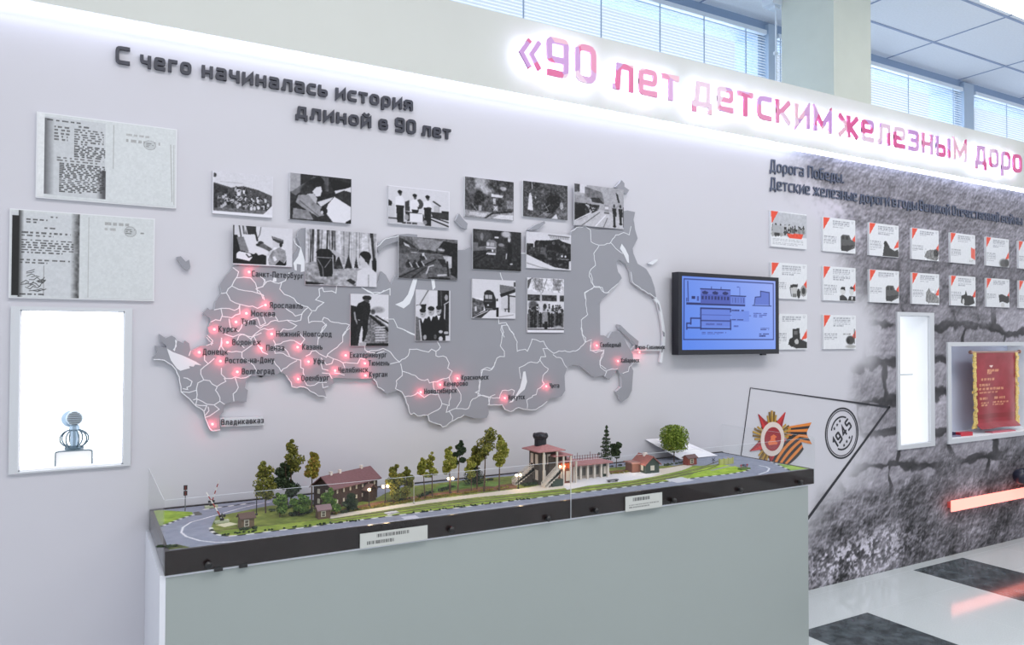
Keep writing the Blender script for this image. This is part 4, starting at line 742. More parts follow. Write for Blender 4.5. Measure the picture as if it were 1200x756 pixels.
CIT = [('Санкт-Петербург',291.7,319,294.9,355.3,321.4),('Ярославль',310.9,357.6,316,354.9,358.2),('Москва',288.6,367.3,294,322.2,367.8),('Тула',276.5,377.4,282.6,299.4,377.5),('Курск',251,386.2,255.8,278,386.2),('Воронеж',266.4,401.4,272,305.5,401.7),('Донецк',233.3,413,237.5,266.8,413),('Нижний Новгород',318.2,391.6,323.6,388.6,391.8),('Пенза',306,408,311.8,333.1,408.2),('Ростов-на-Дону',258.2,423.3,263.7,321.3,423.1),('Волгоград',278,436,283.2,321.6,436),('Казань',348.6,407,354.1,377.8,407.2),('Уфа',361.4,424,367.2,380,424),('Оренбург',349.2,444.3,353,385.6,443.9),('Челябинск',392.4,434.5,396.3,431.2,434.4),('Екатеринбург',404.9,416.6,409.8,453,416.7),('Тюмень',427.4,426,431.6,456.1,426.2),('Курган',428,440.3,432.4,453.7,439.6),('Владикавказ',248.8,497.2,259.1,309,495.6),('Новосибирск',492.8,459.7,497,535.2,459.3),('Кемерово',515.6,451,519.9,548.1,450.5),('Красноярск',536,443.5,540.6,572.4,443.2),('Иркутск',591.2,466.6,595.5,615,466.3),('Чита',639.8,452.8,644,655.2,452.6),('Свободный',699.2,405,703.4,727.4,404.7),('Хабаровск',724.1,423.4,727.5,749.1,423),('Южно-Сахалинск',749,413,744.6,779,407.4)]
for nm, u, v, u0, u1, vm in CIT:
    x, z = XZ(u, v, MAPY)
    mb = MB(); mb.lathe((x, MAPY, z), [(.0052, 0), (.0052, .002), (.0036, .0045), (.001, .0055)], 12, axis='y'); o = mb.build('led', led_m, mp)
    l = bpy.data.lights.new('led_glow', 'POINT'); l.energy = .055; l.color = (1, .10, .14); l.shadow_soft_size = .004
    lo = bpy.data.objects.new('led_glow', l); COL.objects.link(lo); lo.location = (x, MAPY-.016, z); lo.parent = o
    a = XZ(u0, vm, MAPY); b = XZ(u1, vm, MAPY); xh = .0165
    mb = MB(); write(mb, nm, a[0], b[0], a[1]-xh*.55, xh, .0031, MAPY-.002, MAPY-.0002, .24); mb.build('city_name', text_m, mp)

# ================================================================== television
x0, x1, z0, z1 = rect_px(794.2, 318.6, 911.9, 414.6, -.075)
tv = thing('television', 'black flat television showing a blue architectural drawing on the wall', 'television', ((x0+x1)/2, -.075, z0)); W_, H_ = (x1-x0)/2, z1-z0
tb = mat('tv_black', (28, 30, 40), .35)
mb = MB(); bz = .024
mb.box(-W_, W_, 0, .045, .0, H_); mb.build('housing', tb, tv)
mb = MB(); mb.box(-W_, -W_+bz, -.006, 0, 0, H_); mb.box(W_-bz, W_, -.006, 0, 0, H_); mb.box(-W_+bz, W_-bz, -.006, 0, H_-bz*.8, H_); mb.box(-W_+bz, W_-bz, -.006, 0, 0, bz*1.1); mb.build('bezel', tb, tv)
mb = MB(); mb.box(-.12, .12, .045, .075, .1, .3); mb.build('wall_mount', tb, tv)
mb = MB(); mb.box(W_-.135, W_-.10, -.004, .012, -.007, 0); mb.build('sensor', tb, tv)
k = Ink(190, 126, (120, 156, 236)); k.a = np.stack([104+46*k.X-20*k.Y, 140+30*k.X-10*k.Y, 232+10*k.X], -1); dk = (34, 44, 104); md = (66, 82, 160)
k.line([(.02, .04), (.98, .09)], dk, .008) if False else None
k.rect(.0, .0, 1, .0, dk)
for l in ([(.025,.04),(.975,.04)], [(.975,.04),(.975,.86)], [(.975,.86),(.02,.86)], [(.02,.86),(.025,.04)]): k.line(l, dk, .009)
k.rect(.045, .36, .66, .385, dk); k.rect(.19, .165, .5, .36, (92, 110, 196)); k.rect(.19, .24, .5, .36, (74, 90, 176)); k.rect(.185, .16, .5, .172, dk)
for x in (.235, .34, .445): k.ell(x, .215, .032, .022, dk); k.rect(x-.008, .19, x+.008, .21, dk)
for i in range(9): k.rect(.2+.033*i, .26, .218+.033*i, .31, dk)
k.line([(.06,.07),(.065,.34)], dk, .008); k.rect(.1, .27, .135, .31, dk); k.rect(.15, .27, .17, .33, md); k.line([(.05,.3),(.05,.34)], dk, .008); k.line([(.3,.13),(.3,.16)], dk, .006); k.line([(.4,.13),(.4,.16)], dk, .006); k.line([(.6,.12),(.6,.24)], md, .005); k.text(.57,.11,.63,.13,1,md,3)
k.rect(.5, .235, .67, .25, dk); k.rect(.5, .25, .66, .36, (98, 122, 208))
for i in range(5): k.rect(.52+.03*i, .27, .527+.03*i, .34, md)
k.poly([(.77,.25),(.83,.24),(.83,.16),(.93,.17),(.93,.36),(.77,.36)], (96, 118, 204)); k.line([(.76,.36),(.77,.25),(.83,.24),(.83,.16),(.93,.175),(.93,.36)], dk, .008); k.line([(.74,.37),(.95,.37)], dk, .008)
k.rect(.2, .43, .5, .68, (98, 126, 216)); k.line([(.19,.43),(.5,.43)], dk, .014); k.line([(.19,.43),(.19,.72)], dk, .012); k.line([(.5,.43),(.5,.47)], dk, .012); k.line([(.5,.58),(.5,.72)], dk, .012); k.line([(.18,.52),(.72,.52)], md, .006); k.line([(.19,.6),(.5,.6)], dk, .010); k.line([(.19,.71),(.5,.71)], dk, .014)
k.line([(.09,.57),(.19,.57)], dk, .012); k.line([(.09,.57),(.09,.65)], dk, .012); k.line([(.05,.64),(.09,.64)], dk, .012); k.line([(.05,.64),(.05,.72)], dk, .012); k.line([(.05,.7),(.19,.7)], dk, .012)
k.rect(.51, .45, .7, .6, (108, 138, 226)); k.text(.51,.44,.7,.47,1,dk,5); k.text(.51,.57,.7,.6,1,dk,6); k.text(.24,.64,.48,.67,1,md,7); k.text(.2,.76,.45,.8,2,md,12,.4); k.text(.53,.66,.63,.7,1,md,8); k.text(.75,.48,.9,.55,3,md,9); k.text(.83,.69,.94,.73,2,dk,10); k.text(.81,.77,.95,.83,2,dk,11)
k.mesh('screen', lambda X, Y: (-W_+bz+X*(2*W_-2*bz), X*0-.003, H_-bz*.8-Y*(H_-bz*1.9)), print_mat('tv_screen', .25, emit=1.0), tv)

# ================================================================== exhibition panels on the mural
RED = (228, 84, 62)
def panel_ink(kind):
    k = Ink(72, 50, (224, 226, 230)); L = (150, 152, 160); r = rng(kind+40)
    if kind == 0:
        k.rect(.04, .04, 1, .68, (186, 188, 194)); k.crowd(.05, .95, .38, .56, 46, 5, 50, 170, .035); k.rect(.05, .4, .35, .6, (170, 172, 176)); k.poly([(.0, .02), (.2, .02), (.03, .36)], RED); k.poly([(.44, .6), (.9, .58), (.85, .72), (.5, .72)], RED); k.text(.05, .76, .9, .96, 4, (160, 162, 168), 4, .5)
        k.noise(16, 24, 3, 3, (k.Y < .66)*(k.X > .2)); return k
    k.poly([(.02, .02), (.22, .02), (.02, .38)], RED)
    n = {1: 4, 7: 5, 8: 6, 14: 3, 15: 5}.get(kind, 3+kind % 3); k.text(.3, .08, .82, .08+.055*n, n, (140, 142, 152), kind, .62)
    k.text(.04, .55, .42, .55+.05*(4+kind % 3), 4+kind % 3, L, kind+9, .5); k.text(.88, .06, .96, .12, 2, L, 3)
    k.poly([(1, .42), (1, .68), (.82, .74)], RED)
    d = 62
    if kind in (1, 9): k.poly([(.54, .52), (.62, .45), (.8, .45), (.86, .58), (1, .66), (.98, .84), (.72, .96), (.55, .94)], 92); k.rect(.58, .5, .66, .6, 60); k.rect(.7, .5, .78, .6, 60); k.poly([(.55, .8), (.98, .74), (.75, .96), (.56, .95)], 62)
    elif kind == 2: k.poly([(.45, .98), (.5, .66), (.56, .52), (.64, .6), (.7, .72), (.86, .8), (.98, .74), (1, .98)], 66); k.ell(.55, .6, .06, .08, 50)
    elif kind == 3: k.poly([(.45, .9), (.55, .7), (.7, .64), (.9, .66), (1, .9), (.9, 1), (.6, .96)], 128); k.ell(.9, .74, .1, .12, 60, .4); k.noise(50, 24, 3, 4, (k.X > .45)*(k.Y > .62))
    elif kind == 4: k.poly([(.82, .42), (1, .5), (1, .86), (.82, .78)], (226, 106, 90)); k.text(.75, .86, 1, .94, 2, 150, 6)
    elif kind == 5: k.ell(.78, .88, .2, .16, 92, .5); k.ell(.9, .84, .1, .12, 70, .5)
    elif kind == 6: k.ell(.8, .84, .15, .14, 70, .5)
    elif kind == 7: k.poly([(.52, .62), (.72, .58), (.74, .92), (.6, .94)], 190); k.poly([(.52, .6), (.74, .57), (.73, .66), (.53, .68)], 52); k.ell(.76, .84, .05, .14, 56); k.line([(.52, .68), (.56, .92)], 70, .02); k.rect(.58, .84, .7, .95, 120); k.ell(.9, .76, .09, .16, 150); k.ell(.9, .76, .05, .1, 60)
    elif kind == 8: k.poly([(.5, 1), (.5, .86), (.6, .8), (.72, .9), (.76, 1)], 60); k.ell(.6, .7, .08, .12, 206); k.poly([(.52, .66), (.56, .58), (.66, .58), (.68, .68)], 50); k.poly([(.74, 1), (.8, .84), (1, .84), (1, 1)], 50); k.ell(.87, .7, .07, .14, 206); k.poly([(.8, .62), (.86, .55), (.95, .6), (.94, .66)], 60); k.poly([(.86, .86), (.92, .86), (.88, 1)], 220)
    elif kind == 10: k.poly([(.5, .9), (.52, .6), (.62, .46), (.7, .6), (.86, .66), (1, .8), (1, .95), (.6, .96)], 136); k.noise(50, 24, 3, 7, (k.X > .48)*(k.Y > .48))
    elif kind == 11: k.poly([(.4, .9), (.42, .66), (.56, .62), (.6, .46), (.66, .64), (.9, .66), (.96, .9), (.7, 1), (.55, .98)], 56); k.ell(.5, .86, .04, .1, 200)
    elif kind == 12: k.poly([(.52, .56), (.7, .54), (.86, .6), (.98, .58), (1, .8), (.9, .86), (.7, .8), (.56, .84)], 56); k.ell(.7, .92, .08, .08, 206)
    elif kind == 13: k.poly([(.5, .8), (.56, .6), (.8, .56), (.98, .7), (.95, .9), (.6, .94)], 70); k.ell(.62, .7, .06, .1, 150)
    elif kind == 14: k.poly([(.58, .42), (.78, .4), (.8, .7), (1, .8), (1, .96), (.7, .98), (.46, .86), (.5, .7), (.58, .66)], 52); k.ell(.56, .8, .08, .12, 40); k.rect(.63, .48, .72, .58, 110); k.ell(.7, .78, .06, .07, 190)
    elif kind == 15: k.ell(.82, .74, .13, .13, 64, .3); k.ell(.76, .76, .05, .08, 40); k.rect(.94, .4, .97, .84, 90); k.text(.6, .54, .9, .6, 1, 130, 5); k.ell(.84, .93, .16, .05, 170, .5)
    k.noise(5, 30, 2, 3); return k
PW, PHT = .307, .208; CX = [3.413, 3.864, 4.306, 4.753, 5.197, 5.643, 6.083]
z3 = float(onY(963, 368.8, -.012)[2])
PAN = [(0, 0, 0, 'white panel filled by an old street crowd picture with a red caption bar'), (1, 1, 0, 'white panel with a grey tram front, second in the upper row on the mural'), (2, 2, 0, 'white panel with a dark steam engine nose, third in the upper row'), (3, 3, 0, 'white panel with a pale grainy machine print, fourth in the upper row'), (4, 4, 0, 'nearly empty white panel with a red figure at its right edge, upper row'), (5, 5, 0, 'white panel with a grey smoky print in its lower corner, sixth in the upper row'), (6, 6, 0, 'white panel cut by the right picture edge, upper row'),
 (0, 7, 1, 'white panel with a truck and wheel print, half hidden above the television corner'), (1, 8, 1, 'white panel showing two portraits, one with a red background'), (2, 9, 1, 'white panel with a black tram print tilted, third in the middle row'), (3, 10, 1, 'white panel with a grey church-like print, fourth in the middle row'), (4, 11, 1, 'white panel with a black spired locomotive print, fifth in the middle row'), (5, 12, 1, 'white panel with a small black vehicle print over white, sixth in the middle row'), (6, 13, 1, 'white panel cut by the right picture edge, middle row'),
 (0, 14, 2, 'white panel with a black tractor print, partly behind the right edge of the television'), (1, 15, 2, 'white panel with a small round dark machine, lowest and alone right of the television')]
for c, kd, row, lab in PAN:
    zt = (2.229, 1.931, z3)[row]
    board('exhibition_panel', lab, 'panel', (CX[c], CX[c]+PW, zt-PHT, zt), 0, .012, panel_ink(kd), 'exhibition panels on the mural', face='printed_sheet')

# ================================================================== lit display niches
frame_m = mat('niche_frame', (206, 209, 214), .4); lit_m = mat('light_panel', (250, 252, 255), .5, emit=1.15, ecol=(250, 253, 255)); nw = mat('niche_white', (236, 238, 242), .6)
def niche(name, label, n, outer, depth, back, cat='light box', rise=0.0):
    t = thing(name, label, cat, ((n[0]+n[1])/2, 0, n[2])); cx = (n[0]+n[1])/2; cz = n[2]
    a0, a1, b0, b1 = outer; mb = MB(); pr = -.012
    for q in ((a0, n[0], b0, b1), (n[1], a1, b0, b1), (n[0], n[1], b0, n[2]), (n[0], n[1], n[3], b1)): mb.box(q[0]-cx, q[1]-cx, pr, .004, q[2]-cz, q[3]-cz)
    mb.build('frame', frame_m, t); h = n[3]-n[2]+rise; hw = (n[1]-n[0])/2
    mb = MB(); th = .004
    mb.box(-hw, -hw+th, .004, depth, 0, h); mb.box(hw-th, hw, .004, depth, 0, h); mb.box(-hw, hw, .004, depth, 0, th); mb.box(-hw, hw, .004, depth, h-th, h); mb.build('lining', nw, t)
    mb = MB(); mb.box(-hw, hw, depth, depth+.008, 0, h); mb.build('back_panel', back, t)
    return t
o1 = (XZ(13, 359)[0], XZ(152.7, 546)[0], XZ(13, 555.5)[1], XZ(13, 359)[1])
t = niche('light_box', 'large white glowing light box on the left wall holding an old microphone', N1, o1, .17, lit_m)
h1 = N1[3]-N1[2]; w1 = (N1[1]-N1[0])/2; led1 = mat('niche_led', (245, 248, 255), .5, emit=5)
mb = MB(); mb.box(-w1+.02, w1-.02, .006, .02, h1-.012, h1-.004); mb.build('led_strip', led1, t)
for s_ in (-1, 1): mb = MB(); mb.box(*sorted((s_*(w1-.012), s_*(w1-.004))), .006, .02, .02, h1-.02); mb.build('led_strip', led1, t)
o2 = (XZ(1049.5, 365.5)[0], XZ(1093.9, 524)[0], XZ(1049.5, 527.5)[1], XZ(1049.5, 365.5)[1])
t = niche('light_box', 'tall narrow glowing light box with one glass shelf in the stone mural', N2, o2, .2, lit_m)
hw = (N2[1]-N2[0])/2; zs = float(onY(1053, 440, .03)[2])-N2[2]
mb = MB(); mb.box(-hw+.004, hw-.13, .03, .19, zs, zs+.005); mb.build('glass_shelf', mat('shelf_glass_edge', (150, 160, 160), .2), t)
o3 = (XZ(1108.6, 401)[0], 6.5, XZ(1108.6, 520.6)[1], XZ(1108.6, 401)[1])
t = niche('light_box', 'wide lit display box with a red pennant inside, at the right picture edge', N3, o3, .24, mat('niche_back', (206, 214, 234), .5), rise=.02)
led3 = mat('niche_led', (245, 248, 255), .5, emit=6)
w3 = (N3[1]-N3[0])/2; h3 = N3[3]-N3[2]+.02
mb = MB(); mb.box(-w3+.02, w3-.02, .008, .024, h3-.012, h3-.004); mb.build('led_strip', led3, t)
mb = MB(); mb.box(w3-.016, w3-.008, .02, .035, .03, h3-.03); mb.build('led_strip', led3, t)

# microphone in the left light box
x, z = XZ(84, 540, .06); mz = N1[2]+.004; xm = float(onY(87, 520, .08)[0])
mic = thing('microphone', 'old round microphone in a spring ring stand inside the left light box', 'microphone', (xm, .08, mz))
steel = mat('mic_steel', (150, 170, 186), .35, .6); dsteel = mat('mic_dark', (84, 104, 116), .4, .4)
sc_ = px((xm, .08, 1.1))
def zz(v): return (float(onY(87, v, .08)[2])-mz)
mb = MB(); mb.box(-.055, .055, -.04, .04, 0, zz(527)); mb.build('pedestal', mat('mic_pedestal', (250, 250, 250), .4), mic)
mb = MB(); mb.path([(-.056, -.041, 0), (-.056, -.041, zz(527.5)), (-.045, -.041, zz(526.3)), (.045, -.041, zz(526.3)), (.056, -.041, zz(527.5)), (.056, -.041, 0)], .0022); mb.lathe((0, 0, zz(526)), [(.03, 0), (.03, .006), (.018, .012)], 18); mb.build('stand_base', dsteel, mic)
zc = (zz(525)+zz(503))/2; rr = (zz(503)-zz(525))/2
for j, (a, wd) in enumerate(((0, .044), (55, .044), (110, .044), (150, .044))):
    mb = MB(); ca, sa = math.cos(math.radians(a)), math.sin(math.radians(a)); P = [(wd*math.cos(q)*ca, wd*math.cos(q)*sa*.8, zc+rr*math.sin(q)) for q in [2*math.pi*i/28 for i in range(29)]]
    mb.path(P, .0026); mb.build('spring_ring', dsteel, mic)
mb = MB(); mb.lathe((0, 0, 0), [(.012, zz(524)), (.012, zz(505)), (.017, zz(503)), (.015, zz(499)), (.009, zz(497.5))], 16); mb.build('stem', steel, mic)
hc = zz(490); hr = .027
head = MB(); head.lathe((0, 0, hc), [(.006, -.034), (.022, -.03), (.026, -.02), (.027, .0), (.024, .012)], 24, axis='y'); head.v = [(p[0]-.0, p[1], p[2]) for p in head.v]; ho = head.build('head', mat('mic_head', (206, 220, 230), .4), mic, True)
mb = MB()
for i in range(-4, 5):
    zq = i*.0055; L = math.sqrt(max(0, .0235**2-zq**2)); mb.tube((-L, -.0135, hc+zq), (L, -.0135, hc+zq), .0013, n=6)
mb.build('grille', mat('mic_grille', (70, 76, 82), .4), ho)
mb = MB(); mb.lathe((-.012, .02, hc-.004), [(.001, -.03), (.026, -.024), (.03, .0), (.024, .014)], 22, axis='y'); mb.build('rear_shell', steel, mic, True)

# pennant and the things lying in the wide box
yP = .1
pu0, pu1 = onY(1142.5, 470, yP)[0], onY(1190.5, 470, yP)[0]; pz1 = onY(1165, 413, yP)[2]; pz0 = N3[2]+.035
pen = thing('pennant', 'red gold-fringed pennant hanging from a rod inside the wide display box', 'pennant', ((pu0+pu1)/2, yP, float(pz1))); hw = (pu1-pu0)/2; hp = float(pz1)-pz0
k = Ink(70, 96, (150, 32, 44)); k.noise(22, 5, 3, 3); gd = (226, 170, 120)
k.poly([(.34, .17), (.46, .17), (.4, .205)], (240, 214, 206)); k.text(.3, .23, .58, .29, 2, gd, 1, .85, .3); k.text(.14, .34, .84, .38, 1, gd, 2, .8); k.text(.1, .42, .7, .46, 1, gd, 3, .8); k.text(.08, .47, .8, .51, 1, gd, 4, .8); k.text(.1, .52, .7, .55, 1, gd, 5, .8); k.text(.1, .6, .42, .64, 1, gd, 6); k.text(.5, .6, .86, .64, 1, gd, 7); k.text(.12, .66, .34, .72, 2, gd, 8, .7); k.text(.46, .66, .8, .72, 2, gd, 9, .7)
k.rect(.02, .82, .98, .88, (136, 22, 32))
k.mesh('cloth', lambda X, Y: (-hw+X*2*hw*(1-.04*Y)+.03*np.maximum(0, Y-.93), -.012*np.sin(X*9)*Y-np.maximum(0, Y-.93)*.6, -Y*hp), print_mat('pennant_cloth', .45, spec=.5), pen)
mb = MB(); mb.tube((-hw-.045, 0, .003), (hw+.05, 0, .003), .007, n=10); mb.ball((-hw-.05, 0, .003), .015); mb.ball((hw+.055, 0, .003), .015); mb.build('rod', mat('pennant_rod', (150, 110, 96), .35, .3), pen)
fm = mat('gold_fringe', (224, 196, 118), .6, noise=.3, nscale=120); r = rng(7)
for s_ in (-1, 1):
    mb = MB()
    for i in range(46):
        f = i/45; zq = -f*hp*.98; xe = s_*hw*(1-.04*f); wq = .022+.012*r.random()+.02*max(0, f-.85)/.15; mb.obox((xe+s_*wq*.4, -.004+.004*r.normal(), zq), (wq*.6, 0, -.004*s_*0), (0, .003, 0), (.0, .0, .010))
    mb.build('fringe', fm, pen)
bz_ = N3[2]+.0045
def book(u, v, L, wd, h, rz, col, lab, name='booklet'):
    p = onZ(u, v, bz_); t = thing(name, lab, 'booklet', (max(N3[0]+.09, float(p[0])), min(.16, max(.06, float(p[1]))), bz_), 'items lying in the wide display box', rz)
    mb = MB(); mb.box(-L/2, L/2, -wd/2, wd/2, 0, h); mb.build('cover', mat('cover_'+name+str(col[0]), col, .4), t)
    mb = MB(); mb.box(-L/2+.004, L/2+.0005, -wd/2+.004, wd/2-.004, h*.2, h*.8); mb.build('pages', nw, t)
def bk_at(u, y): return float(onY(u, 500, y)[0])
def book2(x, y, *a): 
    q = (np.array((x, y, bz_))-EYE); dep = q @ FW; book(600+FPX*(q @ RT)/dep, 378-FPX*(q @ UP)/dep, *a)
book2(N3[0]+.13, .115, .17, .05, .026, -.12, (62, 66, 96), 'dark blue booklet lying at the left end of the wide display box')
book2(N3[0]+.27, .06, .13, .045, .026, -.1, (196, 44, 62), 'red booklet lying at the foot of the pennant in the wide display box')
book2(N3[0]+.12, .045, .15, .03, .010, -.1, (120, 116, 140), 'thin grey booklet by the front left corner of the wide display box')
book2(N3[0]+.75, .055, .30, .06, .006, -.02, (206, 96, 112), 'pink red leaflet lying right of the pennant foot in the wide display box')

# ================================================================== kite outline, order and 1945 stamp on the wall
kite = thing('kite_outline', 'thin black kite-shaped outline on the wall framing the order and the stamp', 'decal', (0, 0, 0)); km = mat('black_tape', (34, 34, 42), .5)
def tape(a, b, w0, w1):
    a = np.array(XZ(*a)); b = np.array(XZ(*b)); d = b-a; d /= np.linalg.norm(d); n = np.array([-d[1], d[0]]); mb = MB()
    mb.plate([tuple(a+n*w0/2), tuple(a-n*w0/2), tuple(b-n*w1/2), tuple(b+n*w1/2)], -.004, -.001); mb.build('line', km, kite)
tape((879, 454.5), (1042.5, 477.4), .003, .013); tape((1042.5, 476.5), (930, 630), .013, .018); tape((879, 454.5), (866.5, 545), .003, .004)
stamp = thing('stamp_decal', 'round black stamp reading 1945 inside the kite outline', 'decal', (0, 0, 0))
cx, cz = XZ(986.6, 507.7); R_ = (XZ(986, 478.7)[1]-XZ(986, 537)[1])/2
def circ(r, a0=0, a1=360, n=60): return [(cx+r*math.cos(math.radians(a0+(a1-a0)*i/n)), cz+r*math.sin(math.radians(a0+(a1-a0)*i/n))) for i in range(n+1)]
for r, w_ in ((R_, .011), (R_*.91, .006)): mb = MB(); stroke_mesh(mb, circ(r)[:-1], True, w_, 0, 0, -.0015, 0); mb.build('ring', km, stamp)
for a0, a1 in ((70, 165), (250, 345)): mb = MB(); stroke_mesh(mb, circ(R_*.66, a0, a1, 20), False, .010, 0, 0, -.0015, 0); mb.build('arc', km, stamp)
mb = MB(); rot = math.radians(40); xh = .052; tw = text_width('1945', xh, .25); x = -tw/2
for ch in '1945':
    W, st = glyph_strokes(ch, xh, .013, 1)
    for pts, cl in st: stroke_mesh(mb, [(p[0]+x, p[1]-.036) for p in pts], cl, .013, cx, cz, -.0015, 0, rot)
    x += W+.25*xh
mb.build('numerals', km, stamp)
mb = MB()
for s_ in (1, -1):
    for i in (-1, 0, 1):
        a = math.radians(130 if s_ > 0 else 310); p = (cx+math.cos(a)*R_*.46+i*.034*math.cos(rot), cz+math.sin(a)*R_*.46+i*.034*math.sin(rot))
        mb.plate([(p[0]+(.012 if j % 2 == 0 else .005)*math.cos(math.pi*j/5+1.57), p[1]+(.012 if j % 2 == 0 else .005)*math.sin(math.pi*j/5+1.57)) for j in range(10)], -.0015, 0)
mb.build('stars', km, stamp)

order = thing('order_emblem', 'red star order with gold rays and a striped ribbon on the wall behind the model', 'emblem', (0, 0, 0))
K8 = lambda p: [XZ(860+a/3.78, 440+b/3.78, -.006) for a, b in p]
Z_ = lambda p: [XZ(810+a/6.875, 480+b/6.875, -.006) for a, b in p]
ocx, ocz = XZ(905.2, 514.5, -.006); tip = XZ(905.5, 481.2, -.006); RO = tip[1]-ocz
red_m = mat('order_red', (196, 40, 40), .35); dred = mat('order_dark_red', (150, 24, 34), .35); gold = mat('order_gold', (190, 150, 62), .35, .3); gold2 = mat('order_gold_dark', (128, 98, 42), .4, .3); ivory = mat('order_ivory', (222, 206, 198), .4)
mb = MB()
for kx in range(5):                          # gold ray fans between the red points
    a = math.radians(90+72*kx)
    for j in range(-3, 4):
        b = a+j*.13; r = RO*(1.0-.035*j*j); mi = abs(j) % 2
        mb.plate([(ocx, ocz), (ocx+RO*.5*math.cos(b-.07), ocz+RO*.5*math.sin(b-.07)), (ocx+r*math.cos(b-.035), ocz+r*math.sin(b-.035)), (ocx+r*math.cos(b+.035), ocz+r*math.sin(b+.035)), (ocx+RO*.5*math.cos(b+.07), ocz+RO*.5*math.sin(b+.07))], -.004-.0004*(3-abs(j)), -.001, mi)
mb.build('gold_rays', [gold, gold2], order)
mb = MB()
for kx in range(5):
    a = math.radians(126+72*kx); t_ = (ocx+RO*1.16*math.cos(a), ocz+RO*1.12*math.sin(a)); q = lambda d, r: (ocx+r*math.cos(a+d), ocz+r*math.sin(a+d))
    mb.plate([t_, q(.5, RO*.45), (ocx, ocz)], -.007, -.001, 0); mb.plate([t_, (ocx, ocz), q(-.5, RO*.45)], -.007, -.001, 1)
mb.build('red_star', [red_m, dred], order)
mb = MB(); mb.plate([(ocx+RO*.60*math.cos(i*math.pi/20), ocz+RO*.60*math.sin(i*math.pi/20)) for i in range(40)], -.0085, -.002); mb.build('ivory_ring', ivory, order)
mb = MB(); mb.plate([(ocx+RO*.42*math.cos(i*math.pi/20), ocz+RO*.42*math.sin(i*math.pi/20)) for i in range(40)], -.0095, -.002); mb.build('red_medallion', dred, order)
mb = MB(); mb.plate([(ocx+RO*a, ocz+RO*b) for a, b in ((-.26,-.12),(-.1,.0),(-.12,.1),(.05,.16),(.2,.06),(.1,.02),(.14,-.1),(.24,-.14),(.2,-.2),(-.2,-.2))], -.0105, -.0095); mb.build('gold_mark', mat('order_mark', (226, 110, 60), .35), order)
black_r = mat('ribbon_black', (38, 30, 34), .5); orange_r = mat('ribbon_orange', (222, 130, 50), .5)
mb = MB()
for i in range(7):                           # straight swallow-tailed length
    f0, f1 = i/7, (i+1)/7
    def P(f):
        a = np.array((775, 140))*(1-f)+np.array((770, 235))*f; e = np.array((972, 105))*(1-f)+np.array((975, 280))*f; notch = 45*(1-abs(2*f-1))
        return tuple(a), (e[0]-notch, e[1])
    a, b = P(f0); c, d = P(f1); mb.plate(Z_([a, b, d, c]), -.004, -.001, i % 2)
mb.build('ribbon_tail', [orange_r, black_r], order)
mb = MB()
for i in range(7):                           # curved length sweeping down
    f0, f1 = i/7, (i+1)/7
    def Q(f, n=14):
        out = []
        for j in range(n+1):
            t_ = j/n; o0 = np.array((640, 440)); o1 = np.array((720, 250)); o2 = np.array((860, 180)); i0 = np.array((790, 440)); i1 = np.array((860, 390)); i2 = np.array((905, 320))
            A = (1-t_)**2*o0+2*t_*(1-t_)*o1+t_*t_*o2; B = (1-t_)**2*i0+2*t_*(1-t_)*i1+t_*t_*i2; out.append(tuple(A*(1-f)+B*f))
        return out
    mb.plate(Z_(Q(f0)+Q(f1)[::-1]), -.0075, -.001, (i+1) % 2)
mb.build('ribbon_curve', [orange_r, black_r], order)

# ================================================================== red light bar and the dark bar end at the right edge
tx0 = float(onY(1112, 592, -.03)[0]); tz = float(onY(1112, 593, -.03)[2])
t = thing('light_bar', 'glowing red horizontal light bar low on the stone mural', 'light', (tx0, -.03, tz))
mb = MB(); mb.box(.03, 1.7, -.012, .029, -.02, .02); mb.build('housing', mat('bar_housing', (196, 96, 92), .5), t)
mb = MB(); mb.box(.0, 1.7, -.020, -.012, -.037, .037); mb.build('tube', mat('bar_glow', (255, 150, 140), .5, emit=1.9, ecol=(255, 138, 124)), t)
p = onY(1193, 559, -.10)
t = thing('bar_end', 'dark rounded bar end jutting in at the right edge above the red light', 'bar', (float(p[0]), -.10, float(p[2])))
dm = mat('bar_dark', (30, 34, 52), .3)
mb = MB(); mb.tube((.035, 0, 0), (.7, 0, .0), .055, n=20); mb.lathe((.035, 0, 0), [(.055, 0)], 20) if False else None
mb.ball((.038, 0, 0), .0545, 20, 12); mb.build('bar', dm, t, True)
mb = MB(); mb.tube((.55, .0, -.0), (.55, .10, 0), .03, n=12); mb.build('bracket', dm, t)
# ================================================================== plinth and model railway board
BX0, BX1, BY, BZ, GZ = .208, 3.032, -.6, .80, .870
pl = thing('display_plinth', 'long grey-green fronted display plinth carrying the model along the wall', 'plinth', (1.6, -.3, 0))
mb = MB(); mb.box(.2125-1.6, 3.0-1.6, -.592+.3, -.575+.3, 0, .7925); mb.build('front_panel', mat('plinth_grey', (158, 166, 164), .45, noise=.015, nscale=2), pl)
wm = mat('plinth_white', (226, 228, 236), .5)
mb = MB(); mb.box(.196-1.6, .212-1.6, -.592+.3, .299, 0, .80); mb.build('side_panel', wm, pl)
mb = MB(); mb.box(2.988-1.6, 3.002-1.6, -.575+.3, .299, 0, .7925); mb.build('side_panel', wm, pl)
mb = MB(); mb.box(.212-1.6, 3.002-1.6, -.593+.3, .299, .7925, .7985); mb.build('top_board', wm, pl)

